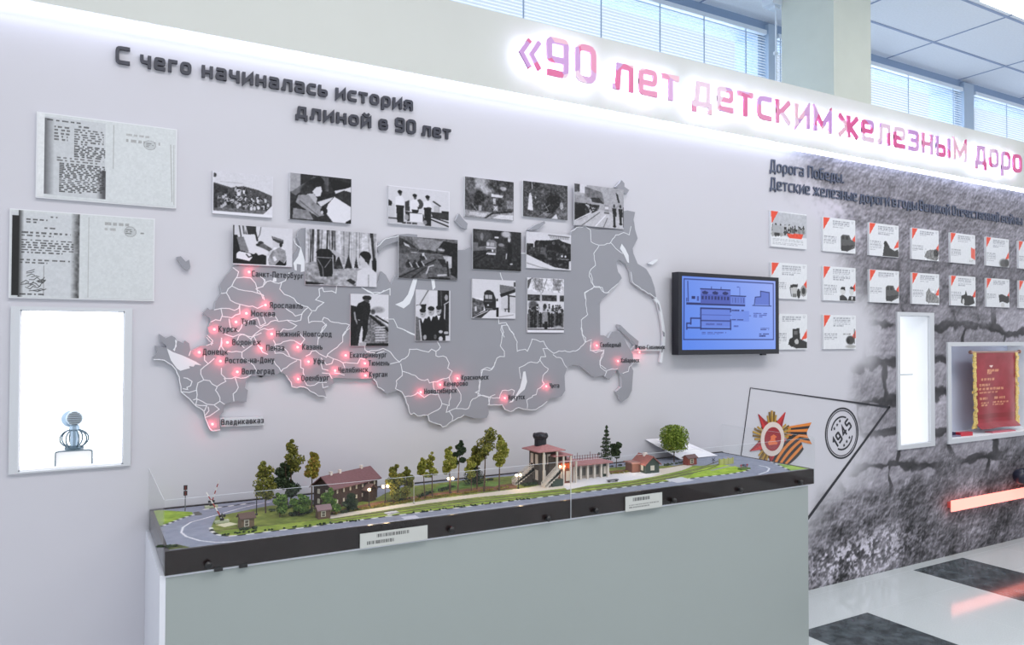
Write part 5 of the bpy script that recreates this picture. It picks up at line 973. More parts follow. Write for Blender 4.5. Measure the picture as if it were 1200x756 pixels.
dio = thing('model_board', 'long dark-framed model board with a miniature road, lawns and railway line', 'model', (0, 0, BZ))
bk = mat('board_black', (36, 28, 28), .2, noise=.35, nscale=5, spec=.2)
mb = MB(); t_ = .012
mb.box(BX0, BX1, BY, BY+t_, 0, .0702); mb.box(BX0, BX0+t_, BY+t_, -.002, 0, .0705); mb.box(BX1-t_, BX1, BY+t_, -.002, 0, .0705); mb.box(BX0, BX1, -.014, -.002, 0, .0735)
mb.build('frame', bk, dio)
def plan(u, v): p = onZ(u, v, GZ); return ((p[0]-BX0)/(BX1-BX0), -p[1]/.6)
PLN = lambda q: [plan(*p) for p in q]
k = Ink(840, 180, (138, 144, 160)); k.noise(9, 120, 2, 1)
GR = (126, 150, 58); g1 = fbm(180, 840, 60, 4, 21); g2 = fbm(180, 840, 200, 2, 22)
def grass(poly, col, amp=34):
    m = k.mask(poly) if not isinstance(poly, np.ndarray) else poly
    c = np.array(col, float)[None, None, :]+((g1-.5)*amp*2+(g2-.5)*amp)[..., None]*np.array((1, .9, .5)); k.a = np.where(m[..., None], np.clip(c, 20, 235), k.a)
front = [(245.8,618.5),(247.5,623.6),(254.4,627),(264.7,628.8),(285.6,627),(320.8,622.4),(361,618),(386,614.3),(460,604.5),(540.5,594.8),(641,582),(740,570),(808,561),(856,555.5),(876,552),(880,549.5),(874,546.5)]
back_plan = [(2.70,-.40),(2.60,-.24),(2.3,-.10),(1.75,-.06),(1.5,-.03),(1.15,-.05),(1.05,-.13),(.99,-.2),(.74,-.19),(.60,-.13),(.40,-.21)]
isl = PLN(front)+[((x-BX0)/(BX1-BX0), -y/.6) for x, y in back_plan]
grass(isl, (116, 128, 62))
grass(PLN([(177,597),(223.5,599.6),(225,603),(211.4,607.3),(196,613.3),(184.8,617.6),(180,617)]), (132, 160, 58))
grass(PLN(front[2:14]+[(880,549),(841,544),(808,547),(740,563),(641,574),(540.5,587),(460,597),(386,607),(330,613),(262,622)]), (128, 148, 62))
grass(PLN([(808,560),(856,555.5),(876,551.5),(862,546),(841,543.5),(815,553)]), (150, 178, 60))
grass(PLN([(186,646),(182,641),(206,638),(222,642)]), (84, 92, 52))
grass(PLN([(912,543),(953,549),(927,551.5)]), (140, 170, 80))
BR = (126, 92, 70)
grass(PLN([(370,606),(440,594.5),(500,584.5),(560,576.5),(606,572),(604,566),(560,571),(500,579),(440,588),(386,600)]), BR, 22)
grass(PLN([(705,558),(740,553),(740,549),(705,553)]), BR, 22); grass(PLN([(775,553),(806,546.5),(804,543),(775,549)]), (130, 116, 66), 22)
grass(PLN([(500,577),(560,569.5),(580,570),(590,565),(560,563),(515,568)]), (108, 140, 66))
PATH = (206, 198, 186)
k.poly(PLN([(386,608),(440,599.5),(500,590),(560,582.5),(620,577),(690,569),(740,563),(770,558),(800,551),(812,546),(806,544),(780,548.5),(745,551),(690,556),(660,563),(620,571),(560,578.5),(500,586),(440,595.5),(384,604)]), PATH)
k.poly(PLN([(665,574),(690,569),(740,563),(765,558.5),(775,553),(745,550.5),(735,555),(690,556),(655,563)]), (212, 212, 216))
k.line(PLN([(250,622),(300,617),(386,607.5)]), (88, 80, 62), .0022)
k.line(PLN([(386,611),(440,604),(500,596),(560,588.5),(620,582),(690,575),(740,568),(790,559),(830,550),(850,541)]), (92, 84, 66), .0028)
k.line(PLN([(386,608.5),(440,600.8),(500,592),(560,584.7),(620,578.5),(690,571.5),(740,565),(785,557),(822,548),(842,540)]), (92, 84, 66), .0028)
k.line(PLN([(835,551),(852,547),(868,545)]), (150, 150, 150), .006)
def kerb(q, n):
    P = np.array(PLN(q)); A = np.array((BX1-BX0, .6)); d = np.r_[0, np.cumsum(np.linalg.norm(np.diff(P*A, axis=0), axis=1))]
    for i in range(n):
        a, b = d[-1]*i/n, d[-1]*(i+1)/n; k.line([tuple(np.interp(s, d, P[:, j]) for j in (0, 1)) for s in (a, b)], (30, 32, 34) if i % 2 else (214, 216, 214), .0042)
kerb(front, 100); kerb([(225,603),(211.4,607.3),(196,613.3),(184.8,617.6)], 12); kerb([(238,596.7),(265,593),(295.7,589)], 8); kerb([(905,541),(927,551)], 8)
WL = (222, 224, 230); tr = lambda pts, wd=.0022: k.line(PLN(pts), WL, wd)
tr([(316,587.5),(285,594),(250,604),(222,612),(213,618),(211,624),(217,629),(233,634),(252,636),(270,635.5),(290,633.5)])
tr([(891,545.5),(899,547),(903,549),(901,552.5),(891,556)], .0028); tr([(640,588),(500,606),(400,619.5),(290,633.5)], .0012)
k.poly(PLN([(449,601),(463,598),(468,601),(454,604)]), (206, 206, 210))
k.poly(PLN([(780,562),(800,559),(815,563),(795,566)]), (196, 198, 206)); k.poly(PLN([(470,606),(486,604),(492,607),(474,609)]), (196, 198, 210))
k.poly(PLN([(225,600),(232,599),(236,603),(228,604)]), (96, 96, 92)); k.poly(PLN([(252,615),(268,612),(278,614),(262,618)]), (206, 204, 176))
bump_z = lambda X, Y: GZ-BZ-.0008+.0004*np.sin(X*900)*np.sin(Y*200)
k.mesh('landscape', lambda X, Y: (BX0+.004+X*(BX1-BX0-.008), -.006-Y*.588, bump_z(X, Y)), print_mat('scenic_paint', .8, spec=.15), dio)
# rails on the line
rm = mat('rail_steel', (86, 76, 64), .4, .4)
for off in (0, 2.6):
    mb = MB(); q = [(386,611-off),(440,604-off),(500,596-off),(560,588.7-off),(620,582-off),(690,575-off),(740,568.5-off),(790,559.5-off),(830,550-off),(850,541.5)]
    P = [tuple(onZ(u, v, GZ)[:2])+(GZ-BZ-.0005,) for u, v in q]; mb.path(P, .0014, 6); mb.build('rail', rm, dio)
bolt_m = mat('bolt_black', (18, 18, 20), .4)
for u, v in ((243,661),(527,620),(640,607),(696,598),(787,586),(865,573.7),(935.5,564.7)):
    p = onY(u, v, BY); mb = MB(); mb.lathe((p[0], BY-.011, p[2]-BZ), [(.0075, -.008), (.0075, .002), (.011, .004), (.011, .009), (.006, .013)], 14, axis='y'); mb.v = [(a, b, c) for a, b, c in mb.v]; mb.build('bolt', bolt_m, dio)
def plate_sign(u0, v0, u1, v1, seed, bold):
    a, b = onY(u0, v0, BY-.008), onY(u1, v1, BY-.008); q = Ink(220, 44, (196, 198, 194)); r = rng(seed)
    if bold: q.text(.2, .12, .8, .4, 1, 40, seed, .9, .025); q.text(.1, .56, .9, .86, 2, 80, seed+1, .6, .02)
    else: q.text(.24, .16, .8, .42, 1, 60, seed, .9, .025); q.text(.1, .58, .92, .82, 1, 60, seed+1, .9, .025)
    w_, h_ = b[0]-a[0], a[2]-b[2]; mb = MB(); mb.box(a[0], b[0], BY-.0075, BY-.006, b[2]-BZ, a[2]-BZ); o = mb.build('name_plate', mat('plate_metal', (198, 200, 196), .4), dio)
    q.mesh('plate_lettering', lambda X, Y: (a[0]+X*w_, X*0+BY-.008, a[2]-BZ-Y*h_), print_mat('plate_print', .4), o)
plate_sign(422, 626, 501, 632, 31, False); plate_sign(733, 582.5, 776, 594, 37, True)
tabm = mat('tab_black', (30, 28, 30), .4)
for u, v in ((256,669.5),(285,665.5)):
    p = onY(u, v, BY); mb = MB(); mb.box(p[0]-.012, p[0]+.012, BY-.004, BY+.01, -.008, .004); mb.build('clip', tabm, dio)
# clear acrylic guard round the board
acr = glass_mat('acrylic', (.985, .99, .99)); edge_m = mat('acrylic_edge', (214, 218, 224), .3)
gd = thing('acrylic_guard', 'clear low acrylic guard panels standing round the front of the model board', 'guard', (0, 0, BZ))
xs_ = float(onY(669, 590, BY-.004)[0]); gh = .22
for a, b in ((BX0, xs_-.0006), (xs_+.0006, BX1)):
    mb = MB(); mb.box(a, b, BY-.0055, BY-.0015, .0, gh); o = mb.build('front_panel', acr, gd)
    mb = MB(); mb.box(a, b, BY-.0042, BY-.0030, gh, gh+.0009); mb.build('edge_highlight', edge_m, o)  # pale strip added as a painted highlight along the panel's top edge
mb = MB(); mb.box(xs_-.0005, xs_+.0005, BY-.0055, BY-.0015, 0, gh); mb.build('joint', edge_m, gd)
for x in (BX0-.0055, BX1+.0015):
    mb = MB(); mb.box(x, x+.004, BY+.0005, -.002, .0, gh); o = mb.build('side_panel', acr, gd); mb = MB(); mb.box(x+.0014, x+.0026, BY, -.002, gh, gh+.0009); mb.build('edge_highlight', edge_m, o)  # side panels carry the same pale strip as a painted edge highlight

# ------------------------------------------------------------------ miniature scenery
LEAF = {'yellow': [(150,152,60),(118,126,44),(170,164,84)], 'olive': [(116,118,48),(92,98,40),(140,136,62)], 'green': [(92,124,50),(66,98,38),(120,148,68)],
        'dark': [(48,66,42),(34,50,32),(64,82,50)], 'autumn': [(140,110,48),(120,124,46),(160,146,60)], 'bright': [(122,144,50),(96,120,40),(146,164,70)]}
def leaf_mats(kind): return [mat('leaf_%s_%s' % (kind, n), c, .8) for n, c in zip(('mid', 'deep', 'pale'), LEAF[kind])]
def leaves(mb, c, r, n, size, R, boxy=False):
    for _ in range(n):
        d = R.normal(size=3); d /= (np.linalg.norm(d) if not boxy else .55*np.linalg.norm(d)+.5*np.abs(d).max()); p = np.array(c)+d*np.array(r)*R.random()**.45
        e = R.normal(size=3); e /= np.linalg.norm(e); f = np.cross(e, R.normal(size=3)); f /= np.linalg.norm(f); s = size*(.6+.8*R.random())
        mb.add([p-e*s-f*s*.7, p+e*s-f*s*.7, p+e*s*.8+f*s*.8, p-e*s*.8+f*s*.6], [(0, 1, 2, 3)], int(R.integers(0, 3)))
def tree(name, label, ub, vb, uc, vt, vc, hw, kind, form='clump', seed=1, dens=1.0, group='model trees on the board', trunk=(84, 66, 52), dv=0):
    b = onZ(ub, vb, GZ); b = np.array((b[0], max(BY+.03, min(b[1], -.035)), GZ)); m = px(b); R = rng(seed); hw *= 1.34; dens *= 2.3
    H = height_at(b, vt); Hc = max(.006, height_at(b, vc)); rw = hw*m; ox = (uc-ub)*m*.87; oy = -(uc-ub)*m*.3
    t = thing(name, label, 'shrub' if 'shrub' in name else 'tree', tuple(b), group); mb = MB(); lm = leaf_mats(kind); tm = mat('bark_%d' % trunk[0], trunk, .85)
    top = (ox, oy, H*.96)
    mb.tube((0, 0, -.0008), (ox*.5, oy*.5, (Hc+H)/2 if form != 'bush' else H*.5), max(.0022, H*.016), .0012, 7, caps=True)
    if form != 'bush': mb.tube((ox*.5, oy*.5, (Hc+H)/2), top, .0013, .0006, 6)
    f = MB()
    if form == 'spruce':
        n = 9
        for i in range(n):
            q = i/(n-1); zc = Hc+(H-Hc)*q; r = rw*(1-q*.86)*(.8+.35*R.random()); leaves(f, (ox*q, oy*q, zc), (r, r, (H-Hc)/n*.55), int(95*dens*(1-q*.6))+12, .0026, R)
            if i % 2 == 0: mb.tube((ox*q, oy*q, zc), (ox*q+r*.7, oy*q, zc-.003), .0008, .0004, 5)
    elif form == 'round':
        leaves(f, (ox, oy, (H+Hc)/2), (rw, rw, (H-Hc)/2), int(1900*dens), .0032, R, True)
    else:
        n = {'clump': 9, 'sparse': 8, 'bush': 7}[form]
        for i in range(n):
            q = (i+.5)/n; prof = math.sin(math.pi*min(1, .18+.82*q))**.6 if form != 'sparse' else .9
            an = R.uniform(0, 6.28); rr = rw*prof*R.uniform(.15, .62); c = (ox*q+rr*math.cos(an), oy*q+rr*math.sin(an), Hc+(H-Hc)*(q*.9+.06)); s = rw*prof*R.uniform(.36, .6)
            leaves(f, c, (s, s, min(s*.8, (H-Hc)*.17)), int(110*dens), .0031, R); mb.tube((ox*q*.5, oy*q*.5, max(0, c[2]-.012)), c, .0009, .0004, 5)
    mb.build('trunk', tm, t); f.build('foliage', lm, t)
    return t
TREES = [
 ('model_tree', 'twin-crowned yellowish model tree, leftmost of the tall trees, behind the black lamp post', 311.3,601,309,539,586,13,'olive','clump',3,1.2),
 ('model_tree', 'broad dark model tree under the tallest yellow-green crown at the left', 337,591.5,333,541,581,13,'dark','clump',5,2.2),
 ('model_tree', 'tallest slim yellow-green model tree at the left, rising over the dark one', 341,590,340,513,558,11,'olive','clump',8,1.2),
 ('model_tree', 'slim autumn-tinted model tree with a bare trunk, left of the brown house', 365,598.5,366,529,560,10,'autumn','clump',9,1.5),
 ('model_shrub', 'leafy green shrub in the front row, left of its twin, below the dark tree', 328,606,327,578,602,11,'green','bush',11,1.4),
 ('model_shrub', 'leafy green shrub in the front row between its twin and the brown house', 350,604,351,579,602,11,'green','bush',12,1.4),
 ('model_shrub', 'green shrub before the left end of the brown house', 389,603,388,572,598,10,'green','bush',13,1.4),
 ('model_shrub', 'dark round shrub before the middle of the brown house, right of the green one', 409,598,409,578,596,12,'dark','bush',14,1.4),
 ('model_tree', 'dense dark olive model tree just right of the brown house and its lamp', 464,588,464,543,587,10,'olive','clump',15,2),
 ('model_tree', 'second dense olive model tree right of the brown house, touching the first', 476,587.5,477,545,585,9,'olive','clump',16,1.5),
 ('model_tree', 'small airy yellow-green model tree, left of a slightly taller neighbour, mid board', 498,584,493,536,559,7.5,'yellow','clump',17,1.3),
 ('model_tree', 'slightly taller airy yellow-green model tree next to the small airy one', 506.4,582.5,506,528.5,561,6,'yellow','clump',18,1.2),
 ('model_tree', 'full yellow-olive model tree just left of the dark slender one', 527,579.5,526.5,522,557,8,'yellow','clump',19,1.6),
 ('model_tree', 'dark slender model tree with a long bare trunk, mid board', 536.3,578,541,515,546,7,'dark','clump',20,1.6),
 ('model_tree', 'wide dark green conifer with low drooping boughs behind the yellow trees', 556,567,554,534,564,12,'dark','spruce',21,1.3),
 ('model_tree', 'thin yellow-green model tree standing in front of the wide conifer', 552,576.5,554,533,562,7,'yellow','clump',22,1.1),
 ('model_tree', 'olive model tree between the wide conifer and the tall bare-stemmed tree', 559,573,559.5,520,545,8,'olive','clump',23,1.2),
 ('model_tree', 'tall sparse model tree with a long bare stem, second from the station stairs', 567.3,576,571,504,540,12,'olive','sparse',24,.9),
 ('model_tree', 'tall spreading model tree nearest to the station staircase', 585,575,586,508,549,10,'yellow','clump',25,1.6),
 ('model_tree', 'narrow dark spruce right of the station wing', 710,553,711,501,537,7.5,'dark','spruce',26,1.0),
 ('model_tree', 'small dark green broadleaf tree beside the narrow spruce', 722,549,725,518.5,536,8.5,'dark','clump',27,1.6),
 ('model_tree', 'large bright green round model tree in front of the white leaflet', 790,541.5,790,497,531,11.8,'bright','round',28,1.3)]
for a in TREES: tree(*a)
# rough hedges and undergrowth along the path
def growth(name, label, spots, kind, seed, cat='hedge'):
    f = MB(); R = rng(seed)
    for u0, v0, u1, v1, n, s in spots:
        for i in range(n):
            q = R.random(); p = onZ(u0+(u1-u0)*q, v0+(v1-v0)*q, GZ); p[1] = min(p[1], -.03); leaves(f, (p[0]+R.normal()*.004, p[1]+R.normal()*.004, GZ+s*.5), (s*1.3, s*1.3, s*.55), 22, .0024, R)
    o = f.build(name, leaf_mats(kind)); tag(o, label, cat, kind='stuff')
growth('undergrowth', 'low rough dark green undergrowth among the model trees', [(486,584,530,571,26,.010),(340,605,368,600,22,.012),(318,600,345,594,16,.010),(372,602,386,597,14,.010),(398,602,420,597,12,.008),(356,592,366,590,10,.014),(545,566,580,562,14,.006),(456,589,480,586,10,.009),(612,570,632,567,14,.011),(705,548,735,545,14,.006),(778,546,806,541,16,.007),(260,627,420,610,40,.0022),(480,601.5,620,584.5,30,.0025),(183,641,212,640,10,.004),(281,622,300,619,8,.006)], 'dark', 41, 'undergrowth')
growth('autumn_hedge', 'rusty low hedge strip bordering the pale footpath of the model', [(388,603,440,594,40,.005),(440,594,500,584,50,.006),(500,584,600,571,70,.005),(706,557,736,553,20,.005)], 'autumn', 42)

# --- buildings
def house_frame(name, label, p, rz, cat='model house'): return thing(name, label, cat, (float(p[0]), float(p[1]), GZ), None, rz)
wood = mat('dark_timber', (62, 44, 40), .75, noise=.25, nscale=150); roof_r = mat('roof_maroon', (112, 80, 84), .7, noise=.12, nscale=120); win_m = mat('model_window', (206, 200, 186), .5); chim = mat('chimney_white', (214, 206, 200), .6)
# long two-storey timber house, turned 30 degrees to the wall
A = onZ(389, 597, GZ); B = onZ(442, 582.4, GZ); rz = math.atan2(B[1]-A[1], B[0]-A[0]); L = float(np.hypot(*(B-A)[:2])); Wd = .092
t = house_frame('model_house', 'long dark brown two-storey timber model house with a maroon gable roof', A, rz); EV, RG = .078, .112
mb = MB(); mb.box(0, L, 0, Wd, -.002, EV)
mb.add([(0,0,EV),(0,Wd,EV),(0,Wd/2,RG-.004)], [(0,1,2)]); mb.add([(L,0,EV),(L,Wd,EV),(L,Wd/2,RG-.004)], [(0,1,2)]); mb.build('walls', wood, t)
mb = MB(); e = .012
for s_ in (0, 1):
    y0, y1 = (-e, Wd/2) if s_ == 0 else (Wd+e, Wd/2); z0 = EV-.008
    mb.add([(-e,y0,z0),(L+e,y0,z0),(L+e,y1,RG),(-e,y1,RG),(-e,y0,z0+.004),(L+e,y0,z0+.004),(L+e,y1,RG+.004),(-e,y1,RG+.004)], [(0,3,2,1),(4,5,6,7),(0,1,5,4),(1,2,6,5),(2,3,7,6),(3,0,4,7)])
mb.build('roof', roof_r, t)
for i in range(7):
    x = .02+i*.034
    for z in (.014, .050):
        if i >= 5 and z < .03: continue
        mb = MB(); mb.box(x+.002, x+.009, -.0022, .001, z+.003, z+.016); mb.build('window', win_m, t)
for y in (.02, .06):
    for z in (.014, .050): mb = MB(); mb.box(-.0022, .001, y, y+.011, z, z+.017); mb.build('window', win_m, t)
for x in (.035, .082, .2): mb = MB(); mb.box(x, x+.009, Wd/2-.005, Wd/2+.005, RG-.004, RG+.012); mb.box(x-.001, x+.010, Wd/2-.006, Wd/2+.006, RG+.012, RG+.014); mb.build('chimney', chim, t)
mb = MB(); mb.box(L-.085, L-.042, -.03, 0, -.002, .042); mb.build('porch', wood, t)
mb = MB(); x0, x1 = L-.09, L-.037
for a, b in ((x0, (x0+x1)/2), (x1, (x0+x1)/2)): mb.add([(a,-.036,.04),(a,0,.04),(b,0,.062),(b,-.036,.062),(a,-.036,.043),(a,0,.043),(b,0,.065),(b,-.036,.065)], [(0,1,2,3),(4,5,6,7),(0,1,5,4),(3,2,6,7),(0,3,7,4)])
mb.build('porch_roof', mat('porch_roof', (120, 92, 84), .7), t)
# small booths
def booth(label, u0, v0, u1, v1, h, rh, wallc, roofc, dep, name='model_booth', win=True):
    a, b = onZ(u0, v0, GZ), onZ(u1, v1, GZ); w_ = float(np.hypot(*(b-a)[:2])); t = house_frame(name, label, a, math.atan2(b[1]-a[1], b[0]-a[0])*.6, 'model booth')
    mb = MB(); mb.box(0, w_, 0, dep, -.002, h); mb.add([(0,0,h),(0,dep,h),(0,dep/2,rh)], [(0,1,2)]); mb.add([(w_,0,h),(w_,dep,h),(w_,dep/2,rh)], [(0,1,2)]); mb.build('walls', mat('booth_%d' % wallc[0], wallc, .75, noise=.15, nscale=120), t)
    mb = MB(); e = .005
    for y0 in (-e, dep+e): mb.add([(-e,y0,h-.003),(w_+e,y0,h-.003),(w_+e,dep/2,rh),(-e,dep/2,rh),(-e,y0,h),(w_+e,y0,h),(w_+e,dep/2,rh+.003),(-e,dep/2,rh+.003)], [(0,3,2,1),(4,5,6,7),(0,1,5,4),(1,2,6,5),(2,3,7,6),(3,0,4,7)])
    mb.build('roof', mat('booth_roof_%d' % roofc[0], roofc, .7), t)
    if win: mb = MB(); mb.box(w_*.22, w_*.6, -.002, .001, h*.2, h*.85); o = mb.build('window', win_m, t); mb = MB(); mb.box(w_*.29, w_*.53, -.003, -.002, h*.28, h*.5); mb.box(w_*.29, w_*.53, -.003, -.002, h*.56, h*.78); mb.build('pane', mat('dark_pane', (92, 84, 76), .3), o)
booth('tiny brown hut with a white window near the striped crossing barriers', 282.5, 620.5, 297.5, 618, .034, .046, (112, 92, 74), (92, 72, 64), .036)
booth('tiny hut with a mauve roof in front of the left end of the brown house', 373, 608.5, 387, 606.5, .030, .042, (104, 78, 66), (128, 104, 108), .03)
booth('tiny red hut at the right, past the bright round tree', 806.5, 545.5, 816, 544, .034, .046, (136, 66, 56), (104, 76, 76), .034)
# station with tower
A = onZ(628, 569, GZ); ax, ay = float(A[0]), float(A[1])
t = house_frame('model_station', 'model railway station with a pyramid-roofed tower, stairs and a long low wing', (ax, ay), 0, 'model station')
sd = mat('station_dark', (72, 66, 62), .7, noise=.1, nscale=90); sw = mat('station_stone', (206, 198, 188), .6); sr = mat('station_roof', (166, 118, 118), .7, noise=.12, nscale=100); sg = mat('station_green', (56, 70, 62), .7); TH = .142
mb = MB(); mb.box(.018, .10, .0, .085, -.002, TH); mb.build('tower', sd, t)
def hip(mb, x0, x1, y0, y1, z0, h, th=.004):
    cx, cy = (x0+x1)/2, (y0+y1)/2; d = min(x1-x0, y1-y0)*.5; r0, r1 = (x0+d, cy), (x1-d, cy)
    mb.box(x0, x1, y0, y1, z0-th, z0); mb.add([(x0,y0,z0),(x1,y0,z0),(x1,y1,z0),(x0,y1,z0),(r0[0],cy,z0+h),(r1[0]+1e-4,cy,z0+h)], [(0,1,5,4),(1,2,5),(2,3,4,5),(3,0,4)])
mb = MB(); hip(mb, -.008, .128, -.034, .105, TH+.004, .024); mb.build('tower_roof', sr, t)
mb = MB(); mb.box(.06, .148, -.01, .09, -.002, .118); mb.build('upper_hall', sd, t); mb = MB(); hip(mb, .07, .168, -.032, .10, .122, .012); mb.build('hall_roof', sr, t)
mb = MB(); mb.box(.10, .178, -.015, .09, -.002, .092); mb.build('entrance_hall', mat('station_brick', (120, 74, 60), .7), t); mb = MB(); mb.box(.11, .192, -.03, .10, .092, .098); mb.build('entrance_roof', sr, t)
for x, y, h in ((.022, -.028, .142), (.088, -.028, .142), (.12, -.029, .118), (.158, -.029, .118), (.186, -.028, .092)): mb = MB(); mb.box(x-.0035, x+.0035, y-.0035, y+.0035, -.002, h); mb.build('pillar', sw, t)
for y in (.012, .05):
    for z in (.018, .085): mb = MB(); mb.box(.0155, .019, y, y+.02, z, z+.042); mb.build('window', sw, t)
for x, z in ((.032, .085), (.056, .085), (.032, .018)): mb = MB(); mb.box(x, x+.016, -.0025, .001, z, z+.042); mb.build('window', sw, t)
for x in (.112, .142): mb = MB(); mb.box(x, x+.02, -.018, -.0145, .008, .05); mb.build('window', sw, t)
lit = mat('station_lit_window', (190, 84, 52), .5, emit=.35, ecol=(240, 110, 56))
for i in range(4): mb = MB(); mb.box(.118+.015*i, .127+.015*i, -.0185, -.0145, .062, .084); mb.build('lit_window', lit, t)
WX1 = float(onZ(709, 557, GZ)[0])-ax; WY0 = .015; WH = .062
mb = MB(); mb.box(.178, WX1, WY0+.022, .10, -.002, WH); mb.build('wing', mat('wing_wall', (176, 166, 158), .7, noise=.1, nscale=60), t)
mb = MB(); mb.box(.18, WX1+.012, WY0-.012, .12, WH, WH+.007); mb.build('wing_roof', sr, t)
n = 6
for i in range(n): x = .205+(WX1-.21)*i/(n-1); mb = MB(); mb.box(x-.005, x+.005, WY0, WY0+.01, -.002, WH); mb.build('pillar', sw, t)
for i in range(5): x = .215+(WX1-.22)*i/5; mb = MB(); mb.box(x, x+.03, WY0+.019, WY0+.0225, .012, .046); mb.build('window', mat('wing_window', (112, 112, 108), .4), t)
mb = MB(); mb.box(WX1-.036, WX1, WY0+.012, WY0+.03, -.002, .055); mb.build('end_bay', sg, t); mb = MB(); mb.box(WX1-.024, WX1-.01, WY0+.009, WY0+.0125, .012, .045); mb.build('window', sw, t)
mb = MB(); rail_r = mat('roof_railing', (112, 62, 62), .6)
for i in range(15): x = .19+(WX1-.2)*i/14; h = .024+.012*(i % 5 == 1); mb.tube((x, .09, WH+.005), (x, .09, WH+.007+h), .0012, n=5)
mb.tube((.19, .09, WH+.016), (WX1, .09, WH+.016), .001, n=5); mb.tube((.19, .09, WH+.028), (WX1, .09, WH+.028), .0008, n=5); mb.build('roof_railing', rail_r, t)
def stair(x0, y0, z0, x1, y1, z1, wd):
    mb = MB(); n = 8
    for i in range(n):
        q0, q1 = i/n, (i+1)/n; mb.box(x0+(x1-x0)*q0, x0+(x1-x0)*q1, y0, y0+wd, max(-.001, z0+(z1-z0)*q0-.010), z0+(z1-z0)*q1)
    for y in (y0, y0+wd-.003):
        mb.add([(x0,y,max(0,z0-.004)),(x1,y,z1-.014),(x1,y,z1+.004),(x0,y,z0+.008),(x0,y+.003,max(0,z0-.004)),(x1,y+.003,z1-.014),(x1,y+.003,z1+.004),(x0,y+.003,z0+.008)], [(0,1,2,3),(7,6,5,4),(0,4,5,1),(3,2,6,7)])
    mb.build('staircase', sw, t)
    for y in (y0, y0+wd):
        r = MB()
        for h in (.010, .018): r.tube((x0, y, z0+h), (x1, y, z1+h), .0016, n=5)
        for i in range(7): q = i/6; r.tube((x0+(x1-x0)*q, y, z0+(z1-z0)*q), (x0+(x1-x0)*q, y, z0+(z1-z0)*q+.019), .0012, n=5)
        r.build('stair_railing', sw, t)
stair(.005, -.062, .0, .085, -.062, .068, .026); stair(-.075, .045, .005, .018, .045, .066, .028)
mb = MB(); mb.box(.045, .10, -.058, -.036, -.001, .028); mb.build('stair_base', sg, t)
mb = MB(); mb.add([(-.06,.05,0),(.017,.05,0),(.017,.05,.052),(-.06,.07,0),(.017,.07,0),(.017,.07,.052)], [(0,1,2),(5,4,3),(0,2,5,3),(1,4,5,2)]); mb.build('stair_base', sd, t)
mb = MB(); hz = TH+.014; mb.lathe((.05, .045, hz), [(.026, 0), (.026, .032), (.031, .036), (.031, .044), (.024, .056), (.008, .060)], 20); mb.lathe((.05, .045, hz), [(.032, .040), (.034, .044), (.032, .049)], 20)
for i in range(6): a = math.pi*i/3; mb.ball((.05+.028*math.cos(a), .045+.028*math.sin(a), hz+.048), .0085, 8, 6)
mb.build('water_tank', mat('tank_black', (26, 28, 36), .5), t)
# right-hand small house
A = onZ(756.8, 555, GZ); B = onZ(772.5, 553.6, GZ); Cc = onZ(737.6, 552, GZ)
t = house_frame('model_cottage', 'small dark green cottage with a red-brown gable roof right of the spruce', A, math.atan2(B[1]-A[1], B[0]-A[0])); w_ = float(np.hypot(*(B-A)[:2])); L = .105; EV, RG = .042, .074
mb = MB(); mb.box(0, w_, 0, L, -.002, EV); mb.add([(0,0,EV),(w_,0,EV),(w_/2,0,RG-.003)], [(0,1,2)]); mb.add([(0,L,EV),(w_,L,EV),(w_/2,L,RG-.003)], [(0,1,2)]); mb.build('walls', sg, t)
mb = MB(); e = .008
for x0 in (-e, w_+e): mb.add([(x0,-e,EV-.007),(x0,L+e,EV-.007),(w_/2,L+e,RG),(w_/2,-e,RG),(x0,-e,EV-.003),(x0,L+e,EV-.003),(w_/2,L+e,RG+.004),(w_/2,-e,RG+.004)], [(0,1,2,3),(4,7,6,5),(0,4,5,1),(1,5,6,2),(2,6,7,3),(3,7,4,0)])
mb.build('roof', mat('cottage_roof', (146, 88, 80), .7, noise=.12, nscale=100), t)
mb = MB(); mb.box(w_*.34, w_*.62, -.0025, .001, .012, .034); mb.build('window', win_m, t)
for y in (.02, .06): mb = MB(); mb.box(-.0025, .001, y, y+.016, .010, .034); mb.build('window', win_m, t)
mb = MB(); mb.box(-.045, 0, .045, .10, -.002, .04); mb.build('porch', mat('cottage_brick', (128, 84, 70), .7), t); mb = MB(); mb.box(-.052, .006, .038, .108, .04, .046); mb.build('porch_roof', mat('cottage_porch_roof', (150, 108, 100), .7), t)
mb = MB(); mb.box(w_*.36, w_*.6, .05, .062, RG-.008, RG+.012); mb.build('chimney', chim, t)
# statue
p = onZ(693.6, 558.5, GZ); t = thing('model_statue', 'tiny white statue on a stepped pedestal before the station wing', 'statue', (float(p[0]), float(p[1]), GZ)); ws = mat('statue_white', (226, 224, 220), .5)
mb = MB(); mb.box(-.016, .016, -.012, .012, -.002, .004); mb.box(-.009, .009, -.009, .009, .004, .018); mb.build('pedestal', ws, t)
mb = MB(); mb.lathe((0, 0, .018), [(.0065, 0), (.005, .012), (.0075, .026), (.0035, .032), (.0045, .037), (.0015, .043)], 12); mb.tube((.005, 0, .042), (.010, -.003, .030), .0022, .0016, 6); mb.tube((-.005, 0, .042), (-.009, -.002, .030), .0022, .0016, 6); mb.build('figure', ws, t, True)
